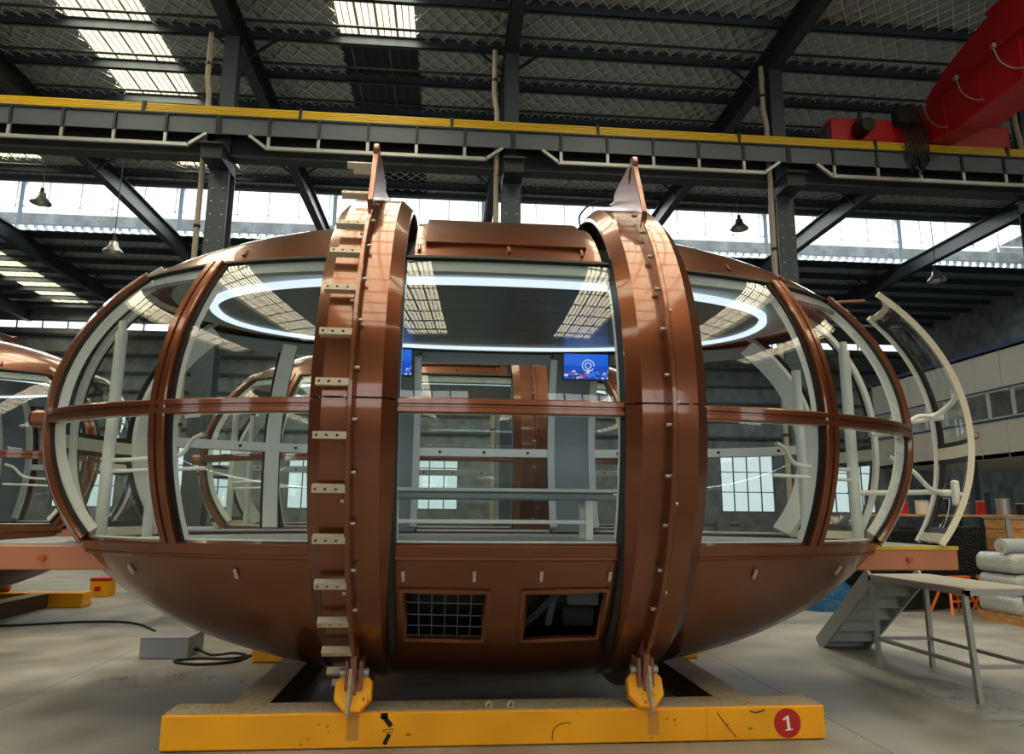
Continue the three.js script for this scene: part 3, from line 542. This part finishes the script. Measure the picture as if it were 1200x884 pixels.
  for (const q of [-1, 1]) for (const s of [1, -1]) {
    const pl = mesh('pillar', grid((y, t) => { const x = q * (XG + (XG2 - XG) * t); const p = S(x, y, s, -.1); return p; }, lin(YB, YT - .02, 20), lin(0, 1, 4)), M.pillar, o);
    mesh('pillar_edge', [XG + .02, XG2 - .02].map((x) => sweep(...onSurface(lin(YB, YT - .02, 20).map((y) => S(q * x, y, s))), [[-.035, -.02], [-.035, -.12], [.035, -.12], [.035, -.02]])), M.liner, pl);
    if (s > 0) { mesh('door_post', [rod(V(q * 2.88, 1.2, .42), V(q * 2.88, 2.78, .42), .042, 12), rod(V(q * 2.88, 2.78, .42), V(q * 2.88, 2.86, .42), .03, 10)], M.white, o);
      mesh('door_arm', [tube([[q * 2.88, 1.8, .42], [q * 2.6, 1.81, .5], [q * 2.3, 1.84, .6], [q * 2.2, 1.95, .66], [q * 2.12, 1.98, .7]], .016, 20), rod(V(q * 2.88, 1.72, .42), V(q * 2.1, 1.74, .66), .014)], M.white, o); }
    else mesh('door_post', [rod(V(q * 2.88, 1.2, -.42), V(q * 2.88, 2.78, -.42), .042, 12)], M.white, o);
  }
  return [o, open];
}
const [cabin, openLeaf] = makeCabin();
{
  // copies first, with both doors closed, then open the near cabin's door
  const c2 = cabin.clone(); c2.name = 'observation_cabin_001'; c2.position.set(-.3, 0, -4.15); tag(c2, 'copper observation cabin seen through the windows, directly behind the near one', 'cabin', 'copper observation cabins'); scene.add(c2);
  const c3 = cabin.clone(); c3.name = 'observation_cabin_002'; c3.position.set(-7.95, 0, -4.15); tag(c3, 'copper observation cabin cut off by the left edge of the picture', 'cabin', 'copper observation cabins'); scene.add(c3);
  cabin.name = 'observation_cabin'; scene.add(cabin); tag(cabin, 'near copper observation cabin with ladder ring, roof hatch and open glass door', 'cabin', 'copper observation cabins');
  openLeaf.position.x = .53;
  mesh('sill_edge', [rspan(2.72, 3.535, 1.185, 1.215, .6, .668, .005)], M.railYellow, cabin, 'yellow edge strip of the right sill');
  mesh('door_arm', [tube([[2.9, 2.2, .3], [3.3, 2.22, .25], [3.72, 2.26, .2], [3.82, 2.36, .35], [3.68, 2.46, .66]], .022, 30), tube([[3.0, 2.08, .5], [3.3, 2.13, .4], [3.55, 2.26, .3], [3.78, 2.28, .2]], .02, 24), rbox(.09, .07, .08, 3.8, 2.28, .2, .02)], M.white, cabin);
  mesh('door_arm', [tube([[2.9, 1.62, .3], [3.4, 1.63, .25], [3.86, 1.64, .18], [3.78, 1.62, .4], [3.6, 1.58, .66]], .022, 30), tube([[3.2, 1.92, .4], [3.45, 1.8, .33], [3.65, 1.66, .25], [3.85, 1.63, .2]], .02, 24), rbox(.16, .05, .08, 3.84, 1.63, .2, .02), rspan(3.56, 3.61, 1.52, 1.72, .6, .66, .02)], M.white, cabin);
  mesh('door_stay', [rod(V(2.5, 3.16, .5), V(3.05, 3.2, .5), .012)], M.primer, cabin);
  mesh('roof_cable', tube([[.72, 3.72, .35], [.66, 3.86, .45], [.78, 3.97, .5], [.9, 3.97, .45], [1.0, 3.97, .4]], .008, 24, 5), M.rubber, cabin);
}
// the light inside the near cabin (its light band)
for (const z of [-1.03, 1.03]) { const l = new THREE.RectAreaLight(new THREE.Color(.8, .92, 1), 9, 2.2, .05); l.position.set(0, 3.036, z); l.rotation.x = -Math.PI / 2; l.name = 'cabin_light'; scene.add(l); }
// bench in the near cabin
function bench(x, z, label) {
  const o = thing('bench', label, 'bench', [x, 1.23, z], 0, 'cabin benches');
  mesh('seat', [rspan(-.98, .98, .315, .365, -.2, .2, .012)], M.pillar, o); mesh('seat_rail', [rspan(-.98, .98, .375, .405, .1, .2, .01)], M.liner, o);
  mesh('seat_support', [span(-.95, .95, .365, .38, .05, .15)], M.pillar, o);
  for (const px of [-.8, .77]) for (const pz of [-.14, .14]) mesh('leg', rspan(px - .03, px + .03, 0, .32, pz - .025, pz + .025, .006), M.white, o);
  for (const pz of [-.14, .14]) mesh('stretcher', rspan(-.8, .77, .125, .155, pz - .015, pz + .015, .005), M.white, o);
}
bench(0, 0, 'grey bench with white legs inside the near copper cabin');
// screens
const screenTex = (() => { const c = document.createElement('canvas'); c.width = 256; c.height = 150; const g = c.getContext('2d'); g.fillStyle = '#0a4fd0'; g.fillRect(0, 0, 256, 150); g.fillStyle = '#1668e8'; g.fillRect(0, 0, 256, 70);
  let q = 5; const r = () => { q = (q * 1664525 + 1013904223) >>> 0; return q / 4294967296; };
  for (let i = 0; i < 60; i++) { g.fillStyle = ['#0b2a78', '#2a8cf0', '#b04a8c', '#123c9c', '#d8d2e8'][i % 5]; g.fillRect(r() * 256, 95 + r() * 45, 6 + r() * 18, 5 + r() * 16); }
  g.strokeStyle = '#cfe2ff'; g.lineWidth = 6; g.beginPath(); g.arc(140, 68, 34, .5, 2 * Math.PI + .1); g.stroke(); g.beginPath(); g.arc(140, 68, 17, 0, 2 * Math.PI); g.stroke(); g.fillStyle = '#cfe2ff'; g.fillRect(132, 92, 16, 24);
  const t = new THREE.CanvasTexture(c); t.colorSpace = THREE.SRGBColorSpace; return t; })();
const screenMat = std(0x020304, .3, 0, { emissive: 0xffffff, emissiveMap: screenTex, emissiveIntensity: .75 });
for (const [x, lab] of [[1.02, 'blue lit wall screen on the right pillar of the near cabin'], [-1.0, 'blue lit wall screen half hidden behind the ladder ring']]) {
  const o = thing('wall_screen', lab, 'screen', [x, 2.93, -1.2]); o.rotation.x = .12;
  mesh('housing', rbox(.49, .29, .04, 0, 0, -.022, .01), M.black, o);
  const g = new THREE.PlaneGeometry(.46, .26); g.translate(0, 0, .004); g.userData.ownUV = true; const sc = mesh('display', g, screenMat, o, 'glowing blue picture');
  mesh('bracket', [rbox(.1, .1, .16, 0, .0, -.1)], M.black, o);
  const l = new THREE.RectAreaLight(new THREE.Color(.2, .45, 1), .6, .46, .26); l.position.set(0, 0, .012); l.rotation.y = Math.PI; l.name = 'screen_light'; o.add(l);
}

// ---------------------------------------------------------------- support frames
const serif = await new FontLoader().loadAsync('fonts/droid/droid_serif_bold.typeface.json');
function makeFrame(name, label, x, z, first) {
  const o = thing(name, label, 'frame', [x, 0, z], 0, 'yellow support frames');
  const f = mesh('front_beam', [rspan(-2.08, 2.13, 0.005, .212, .88, 1.15, .012)], M.yellow, o);
  mesh('beam_top', span(-2.06, 2.11, .2125, .2165, .895, 1.135), M.beamTop, f, 'dusty worn upper face');
  mesh('rear_beam', [rspan(-2.22, 2.2, 0.005, .212, -1.8, -1.5, .012)], M.yellow, o);
  for (const s of [-1.62, 1.6]) { const sb = mesh('side_beam', [span(s - .12, s + .12, .005, .205, -1.5, .88)], M.beamRust, o); mesh('beam_top', span(s - .118, s + .118, .205, .21, -1.5, .88), M.beamTop, sb); }
  for (const q of [-1, 1]) for (const s of [1, -1]) {
    const cz = s > 0 ? 1.06 : -1.66, cx = q * XF + (s > 0 ? 0 : 0);
    const sh = new THREE.Shape(); const R = .13; for (let i = 0; i < 8; i++) { const a = Math.PI / 8 + i * Math.PI / 4; sh[i ? 'lineTo' : 'moveTo'](R * Math.cos(a) * .9, R * Math.sin(a)); } sh.closePath();
    const g = new THREE.ExtrudeGeometry(sh, { depth: .05, bevelEnabled: true, bevelSize: .008, bevelThickness: .008, bevelSegments: 1 }); g.rotateX(-s * .5); g.translate(cx, .315, cz + (s > 0 ? .03 : -.08));
    const br = mesh('clevis', g, M.yellow, o, 'yellow octagonal mounting bracket');
    if (s > 0) {
      const top = V(cx, .52, 1.17), low = V(cx + .02, .215, 1.16);
      mesh('gusset', [bar(V(cx, .47, 1.13), V(cx + .01 * q, .2, 1.165), .02, .12)], M.beamTop, br);
      mesh('clevis_cheek', [rspan(cx - .055, cx - .03, .34, .52, 1.0, 1.16, .006), rspan(cx + .03, cx + .055, .34, .52, 1.0, 1.16, .006)], M.primer, br);
      mesh('pin', [rod(V(cx - .09, .44, 1.1), V(cx + .09, .44, 1.1), .028, 12)], M.galv, br);
    }
  }
  if (first) {
    for (const [x0, w] of [[-.08, .03], [.06, .03]]) mesh('lifting_eye', (() => { const g = new THREE.TorusGeometry(.022, .008, 8, 16); g.rotateY(.6); g.translate(x0, .232, 1.1); return g; })(), M.rung, f);
    const d = new THREE.CylinderGeometry(.09, .09, .004, 40); d.rotateX(Math.PI / 2); d.translate(1.87, .108, 1.152);
    const dm = mesh('number_roundel', d, M.red, f, 'red disc with a white 1');
    const t = new TextGeometry('1', { font: serif, size: .09, depth: .002, curveSegments: 4 }); t.computeBoundingBox(); const bb = t.boundingBox; t.translate(-(bb.max.x + bb.min.x) / 2, -(bb.max.y + bb.min.y) / 2, 0); t.rotateZ(.1); t.translate(1.87, .108, 1.1545); mesh('numeral', t, M.signWhite, dm);
    // black tape mark, drips and dents on the front face
    mesh('tape_mark', [box(.045, .035, .002, -.735, .19, 1.151), bar(V(-.74, .19, 1.151), V(-.69, .13, 1.151), .002, .03), box(.05, .004, .002, -.7, .112, 1.151), box(.045, .003, .002, -.7, .096, 1.151), bar(V(-.7, .085, 1.151), V(-.73, .025, 1.151), .002, .026)], M.rubber, f, 'worn black tape');
    mesh('crack', [tube([[.32, .03, 1.152], [.33, .09, 1.152], [.36, .12, 1.152], [.44, .135, 1.152]], .0025, 14, 4), tube([[1.52, .03, 1.152], [1.46, .1, 1.152], [1.4, .18, 1.152]], .0025, 10, 4), tube([[1.62, .185, 1.152], [1.66, .175, 1.152], [1.72, .19, 1.152]], .004, 10, 4)], M.rubber, f);
    for (const x of [-.965, .94]) mesh('drip_stain', rspan(x, x + .075, .05, .2, 1.1495, 1.1512, .0008), M.drip, f, 'dull stain below the bracket');
    mesh('edge_plate', [rspan(1.33, 1.36, .012, .205, 1.148, 1.157, .003)], M.yellow, f);
  }
  return o;
}
makeFrame('support_frame', 'yellow support frame numbered 1 under the near cabin', 0, 0, true);
makeFrame('support_frame', 'support frame under the cabin seen through the windows', -.3, -4.15, false);
makeFrame('support_frame', 'support frame with brown side beams under the cabin at left edge', -7.95, -4.15, false);

// ---------------------------------------------------------------- floor objects on the left
{
  const o = thing('control_box', 'grey sheet metal box lying on the concrete floor', 'box', [-3.12, 0, -1.96]);
  mesh('case', [rbox(.46, .19, .48, 0, .1, 0, .006)], M.greyBox, o); mesh('lid', [rbox(.47, .012, .49, 0, .199, 0, .003)], M.greyBox, o);
  mesh('cable_gland', [rod(V(-.05, .12, -.24), V(-.05, .12, -.29), .02), rod(V(.23, .06, .05), V(.27, .06, .05), .02)], M.rubber, o);
  tag(mesh('power_cable', tube([[-8, .014, -3.9], [-5.86, .014, -3.85], [-5.0, .014, -4.15], [-4.43, .014, -4.08], [-3.77, .014, -3.3], [-3.3, .014, -2.6], [-3.17, .1, -2.26]], .014, 80, 6), M.rubber), 'black power cable running left across the floor from box', 'cable');
  tag(mesh('power_cable', tube([[-2.85, .06, -1.9], [-2.7, .014, -1.85], [-2.5, .014, -1.95], [-2.32, .014, -1.75], [-2.4, .014, -1.5], [-2.7, .014, -1.4], [-2.95, .014, -1.55], [-2.8, .014, -1.68], [-2.45, .014, -1.66], [-2.2, .014, -1.9], [-2.12, .014, -1.85]], .013, 90, 6), M.rubber), 'black cable loops between grey box and yellow rear beam', 'cable');
}
{
  const o = thing('tool_crate', 'small yellow and red crate behind the left boarding sill', 'crate', [-6.15, 0, -7.2]);
  mesh('body', [rbox(.3, .26, .3, 0, .13, 0, .01)], M.yellow, o); mesh('lid', [rbox(.31, .05, .31, 0, .28, 0, .01)], M.red, o); mesh('emblem', [box(.1, .08, .004, -.02, .13, .152)], M.red, o);
}

// ---------------------------------------------------------------- work platform with stair
{
  const o = thing('work_platform', 'grey steel work platform with stair under the right boarding sill', 'platform', [3.8, 0, 0]);
  mesh('deck', [rspan(-.03, .6, .855, .875, -1.0, .37, .004)], M.platformTop, o);
  mesh('edge_frame', [span(-.03, .6, .815, .855, .33, .37), span(-.03, .6, .815, .855, -1.0, -.96), span(-.03, .01, .815, .855, -1.0, .37), span(.56, .6, .815, .855, -1.0, .37)], M.platform, o);
  for (const [x, z, dx] of [[0, .34, .02], [.54, .34, .03], [0, -.97, 0], [.54, -.97, 0]]) mesh('leg', bar(V(x - dx, .83, z), V(x + dx, 0, z), .04, .04), M.platform, o);
  mesh('brace', bar(V(0, .27, .34), V(0, .27, -.97), .03, .03), M.platform, o); mesh('brace', bar(V(.54, .27, .34), V(.54, .27, -.97), .03, .03), M.platform, o); mesh('brace', bar(V(0, .27, .34), V(.54, .27, .34), .03, .03), M.platform, o); mesh('brace', bar(V(0, .27, -.97), V(.54, .27, -.97), .03, .03), M.platform, o);
  for (const x of [0.0, .53]) mesh('stringer', bar(V(x, .86, -1.0), V(x, .02, -2.12), .025, .16), M.platform, o);
  for (let i = 0; i < 6; i++) { const t = (i + .5) / 6; mesh('tread', [span(.01, .52, .86 - t * .84 - .012, .86 - t * .84 + .012, -1.0 - t * 1.12 - .1, -1.0 - t * 1.12 + .1)], M.platform, o); mesh('riser', span(.01, .52, .86 - t * .84 - .128, .86 - t * .84 - .012, -1.0 - t * 1.12 - .1, -1.0 - t * 1.12 - .088), M.platform, o); }
}

// ---------------------------------------------------------------- office on the mezzanine
{
  const o = thing('mezzanine_office', 'cream panelled upper office with a window band and blue coping', 'office', [13.3, 2.85, -16]);
  const L = 8.2;                                           // along z
  mesh('floor_slab', span(0, 5, 0, .12, 0, L), M.panel, o); mesh('roof_slab', span(0, 5, 2.66, 2.74, 0, L), M.panel, o);
  mesh('coping', span(-.05, .06, 2.72, 2.8, -.02, L + .02), M.blue, o);
  const n = 9, w = L / n;
  for (let i = 0; i < n; i++) { mesh('wall_panel', rspan(0, .06, 0, .95, i * w + .006, (i + 1) * w - .006, .004), M.panel, o); mesh('wall_panel', rspan(0, .06, 1.72, 2.72, i * w + .006, (i + 1) * w - .006, .004), M.panel, o); }
  mesh('sill_trim', [span(-.03, .08, .93, .98, 0, L), span(-.03, .08, 1.7, 1.74, 0, L)], M.blue, o);
  const wn = 10, ww = L / wn;
  for (let i = 0; i < wn; i++) {
    const f = mesh('window_frame', [span(-.02, .05, .97, 1.71, i * ww, i * ww + .05), span(-.02, .05, .97, 1.02, i * ww, (i + 1) * ww), span(-.02, .05, 1.66, 1.71, i * ww, (i + 1) * ww)], M.officeFrame, o);
    const g = new THREE.PlaneGeometry(ww - .05, .66); g.rotateY(-Math.PI / 2); g.translate(.02, 1.34, (i + .5) * ww + .02); mesh('pane', g, M.pane, f);
  }
  mesh('back_wall', [span(4.9, 5, 0, 2.7, 0, L), span(0, 5, 0, 2.7, -.05, 0), span(0, 5, 0, 2.7, L, L + .05)], M.paleWall, o);
  for (const z of [1.2, 3.6, 6.0]) {
    mesh('ceiling_tube', rod(V(1.6, 2.5, z), V(1.6, 2.5, z + 1.2), .03, 8), std(0xffffff, .5, 0, { emissive: 0xffffff, emissiveIntensity: 2 }), o);
    const l = new THREE.RectAreaLight(0xffffff, 40, .08, 1.2); l.position.set(1.6, 2.45, z + .6); l.rotation.x = -Math.PI / 2; l.name = 'office_light'; o.add(l);
  }
  for (const z of [.2, 4, L - .2]) mesh('post', [span(.05, .2, -2.85, 0, z - .08, z + .08)], M.steel, o);
}
// ---------------------------------------------------------------- stores under and beside the office, right side
function carton(w, h, d, x, y, z, turn, label, mat = M.card) {
  const o = thing('cardboard_box', label, 'box', [x, y, z], turn);
  mesh('body', rbox(w, h - .004, d, 0, h / 2, 0, .006), mat, o); mesh('tape', [box(w * .12, .002, d * 1.002, 0, h + .001, 0), box(w * .12, h * .3, .002, 0, h * .85, d / 2 + .001)], M.rung, o);
  return o;
}
{ // long shelf rack
  const o = thing('storage_rack', 'dark storage rack with two shelves at the right edge', 'rack', [9.2, 0, -6.6], .1);
  for (const x of [-1.9, 0, 1.9]) for (const z of [-.35, .35]) mesh('upright', span(x - .03, x + .03, 0, 1.85, z - .03, z + .03), M.steelDark, o);
  for (const y of [.15, .82, 1.42]) mesh('shelf', [rspan(-1.95, 1.95, y, y + .04, -.4, .4, .005)], y > 1 ? M.ply : M.steelDark, o);
  const put = (x, y, z) => V(x, y, z).applyAxisAngle(V(0, 1, 0), .1).add(V(9.2, 0, -6.6));
  const cols = [M.red, M.paper, M.black, M.machine2, M.red, M.galv, M.black, M.paper];
  const lbl = ['red can at the left end', 'white can beside a red can', 'black can in the row', 'green grey can in the row', 'red can in the middle', 'bare metal can', 'black can near the right end', 'white can at the right end'];
  for (let i = 0; i < 8; i++) { const p = put(-1.6 + i * .42, 1.46, .15), c = thing('paint_can', lbl[i] + ' of the top rack shelf', 'can', [p.x, p.y, p.z]); const g = new THREE.CylinderGeometry(.11, .11, .2 + (i % 3) * .04, 18); g.translate(0, .1 + (i % 3) * .02, 0); mesh('can_body', g, cols[i], c); const t = new THREE.TorusGeometry(.108, .01, 6, 20); t.rotateX(Math.PI / 2); t.translate(0, .2 + (i % 3) * .04, 0); mesh('rim', t, M.galv, c); }
  const b = [[-1.4, .86, .5, .38, M.machine, 'dark machine part at left on the middle rack shelf'], [-.6, .86, .6, .3, M.steel, 'grey machine part on the middle rack shelf'], [.4, .86, .7, .42, M.machine2, 'greenish machine part on the middle rack shelf'], [1.35, .86, .6, .34, M.machine, 'dark machine part at right on the middle rack shelf']];
  for (const [x, y, w, h, m, l] of b) { const p = put(x, y, 0), c = thing('machine_part', l, 'machine part', [p.x, p.y, p.z], .1); mesh('housing', rbox(w, h * .7, .5, 0, h * .35, 0, .03), m, c); mesh('flange', [rod(V(0, h * .35, .25), V(0, h * .35, .33), h * .3, 14)], M.steelLight, c); mesh('bracket', [box(w * .5, h * .3, .1, 0, h * .82, 0)], m, c); }
}
carton(.55, .55, .5, 6.6, .0, -7.2, .2, 'cardboard box on the floor seen past the door arms');
carton(.5, .45, .45, 6.62, .55, -7.2, .1, 'cardboard box stacked on another box beyond the open door');
carton(.62, .5, .45, 5.3, .55, -8.9, -.1, 'cardboard box on a pallet stack seen through right windows');
carton(.62, .55, .45, 5.3, 0, -8.9, .05, 'lower cardboard box seen through the right windows');
{ // workbench with a plywood crate on it
  const w = thing('workbench', 'steel workbench under the plywood crate at right edge', 'workbench', [9.1, 0, -5.4], -.05);
  mesh('top', rspan(-.75, .75, .84, .88, -.35, .35, .006), M.steelLight, w); for (const x of [-.7, .7]) for (const z of [-.3, .3]) mesh('leg', span(x - .025, x + .025, 0, .84, z - .025, z + .025), M.steelDark, w); mesh('lower_shelf', rspan(-.7, .7, .22, .25, -.3, .3, .005), M.steelDark, w);
  const o = thing('plywood_crate', 'pale plywood crate on the workbench at the right edge', 'crate', [9.15, .88, -5.35], -.1);
  for (let i = 0; i < 3; i++) { mesh('board', rspan(-.5, .5, .01 + i * .17, .172 + i * .17, .25, .27, .004), M.ply, o); mesh('board', rspan(-.52, -.5, .01 + i * .17, .172 + i * .17, -.25, .25, .004), M.ply, o); }
  mesh('inner_box', span(-.49, .49, .005, .5, -.25, .245), M.ply, o);
  for (const x of [-.47, .47]) mesh('batten', rspan(x - .035, x + .035, 0, .52, .27, .29, .004), M.galv, o); mesh('lid', rspan(-.53, .53, .515, .535, -.28, .3, .004), M.galv, o);
}
{ // black plastic wrapped panels
  const mk = (x, z, w, h, t, lean, turn, label) => { const o = thing('wrapped_parcel', label, 'parcel', [x, 0, z], turn); const g = new RoundedBoxGeometry(w, h, t, 6, .04); const p = g.attributes.position; for (let i = 0; i < p.count; i++) { const k = Math.sin(p.getX(i) * 23 + p.getY(i) * 9) * .012 + Math.sin(p.getY(i) * 31 - p.getX(i) * 13) * .008; p.setZ(i, p.getZ(i) + k); } g.computeVertexNormals(); g.rotateX(-lean); g.translate(0, h / 2 * Math.cos(lean) + .02, 0); mesh('wrapping', g, M.blackWrap, o); mesh('tie_band', [box(w * 1.01, .04, t * 1.2, 0, h * .4, -Math.sin(lean) * -.1)], M.rubber, o); };
  mk(6.95, -5.0, .95, 1.2, .16, .12, .15, 'tall flat parcel wrapped in black plastic behind the platform');
  mk(7.85, -5.2, .75, 1.25, .16, .1, -.1, 'crumpled black plastic wrapped parcel left of the workbench');
  mk(6.45, -6.3, .8, .6, .2, .1, .2, 'low black wrapped parcel in front of the cardboard boxes');
}
{ // clear wrapped bundles on a pallet
  const o = thing('pallet', 'wooden pallet under the plastic wrapped bundles', 'pallet', [7.75, 0, -3.75]);
  for (let i = 0; i < 5; i++) mesh('slat', rspan(-.5, .5, .1, .12, -.4 + i * .19, -.28 + i * .19, .004), M.ply, o); for (const x of [-.45, 0, .45]) mesh('block', span(x - .05, x + .05, 0, .1, -.4, .48), M.ply, o);
  for (let i = 0; i < 3; i++) { const b = tag(new THREE.Group(), ['lowest plastic wrapped bundle on the pallet', 'middle plastic wrapped bundle on the pallet', 'top plastic wrapped bundle on the pallet'][i], 'bundle', 'wrapped bundles'); b.name = numbered('wrapped_bundle'); b.position.set(7.75, .12 + i * .27, -3.75); scene.add(b);
    const g = new RoundedBoxGeometry(1.0, .27, .8, 5, .1); const p = g.attributes.position; for (let k = 0; k < p.count; k++) { p.setY(k, p.getY(k) + Math.sin(p.getX(k) * 17 + i) * .012); p.setX(k, p.getX(k) + Math.sin(p.getZ(k) * 21 + i * 2) * .015); } g.computeVertexNormals(); g.translate(0, .135, 0); mesh('wrapping', g, M.clearWrap, b);
    mesh('band', [-.25, .25].map((x) => rbox(.03, .275, .82, x, .135, 0, .05)), M.paper, b); }
  const r = thing('metal_roll', 'pale blue grey roll lying on top of the wrapped bundles', 'roll', [7.6, .935, -3.6], .15); const g = new THREE.CylinderGeometry(.1, .1, .75, 20); g.rotateZ(Math.PI / 2); g.translate(0, .1, 0); mesh('sleeve', g, std(0xb9c0cc, .4, .1), r); const c = new THREE.CylinderGeometry(.05, .05, .8, 14); c.rotateZ(Math.PI / 2); c.translate(0, .1, 0); mesh('core', c, M.rung, r);
}
for (const [x, z, t, l] of [[7.2, -4.55, .2, 'orange trestle stand behind the platform legs'], [8.0, -4.7, .1, 'orange trestle stand next to the wrapped bundles']]) {
  const o = thing('trestle', l, 'trestle', [x, 0, z], t); for (const sx of [-.28, .28]) for (const sz of [-.2, .2]) mesh('leg', bar(V(sx * .4, .52, sz * .2), V(sx, 0, sz), .035, .035), M.orange, o); mesh('top_bar', rspan(-.3, .3, .5, .55, -.05, .05, .008), M.orange, o); mesh('cross_bar', [bar(V(-.21, .2, .12), V(.21, .2, .12), .03, .03), rspan(-.1, .1, .28, .42, .09, .11, .004)], M.orange, o);
}
{
  const o = thing('tarpaulin_heap', 'blue tarpaulin heap on floor behind the stair', 'tarpaulin', [5.6, 0, -5.3]); const g = new THREE.SphereGeometry(.55, 30, 16, 0, 7, 0, Math.PI / 2); const p = g.attributes.position; for (let i = 0; i < p.count; i++) { const x = p.getX(i), y = p.getY(i), z = p.getZ(i), k = 1 + .08 * Math.sin(x * 11 + z * 7) + .06 * Math.sin(z * 17 - y * 9); p.setXYZ(i, x * k * 1.2, y * k * .75, z * k * .8); } g.computeVertexNormals(); mesh('sheet', g, M.tarp, o);
}
// machines far back, seen dimly through the glass
function machine(x, z, w, h, d, label, m) {
  const o = thing('machine', label, 'machine', [x, 0, z]); mesh('base', rspan(-w / 2, w / 2, 0, h * .45, -d / 2, d / 2, .03), m, o); mesh('headstock', rspan(-w / 2, -w * .1, h * .45, h, -d / 2.4, d / 2.4, .04), m, o); mesh('tool_post', [rspan(w * .1, w * .25, h * .45, h * .75, -d * .15, d * .15, .02), rod(V(-w * .1, h * .7, 0), V(w * .4, h * .7, 0), .06, 12)], M.steelLight, o); mesh('tray', span(-w * .45, w * .45, h * .18, h * .22, d / 2, d / 2 + .12), M.black, o);
}
machine(3.2, -11.5, 2.4, 1.5, 1.0, 'dark machine seen through the lower right window', M.machine); machine(6.2, -12.2, 2.2, 1.7, 1.0, 'second dark machine seen beside cardboard boxes', M.machine2); machine(9.6, -11.8, 2.6, 1.5, 1.0, 'dark machine behind the open door', M.machine); machine(-6.5, -12, 2.6, 1.6, 1, 'dark machine seen through the left end windows', M.machine);

renderer.render(scene, camera);
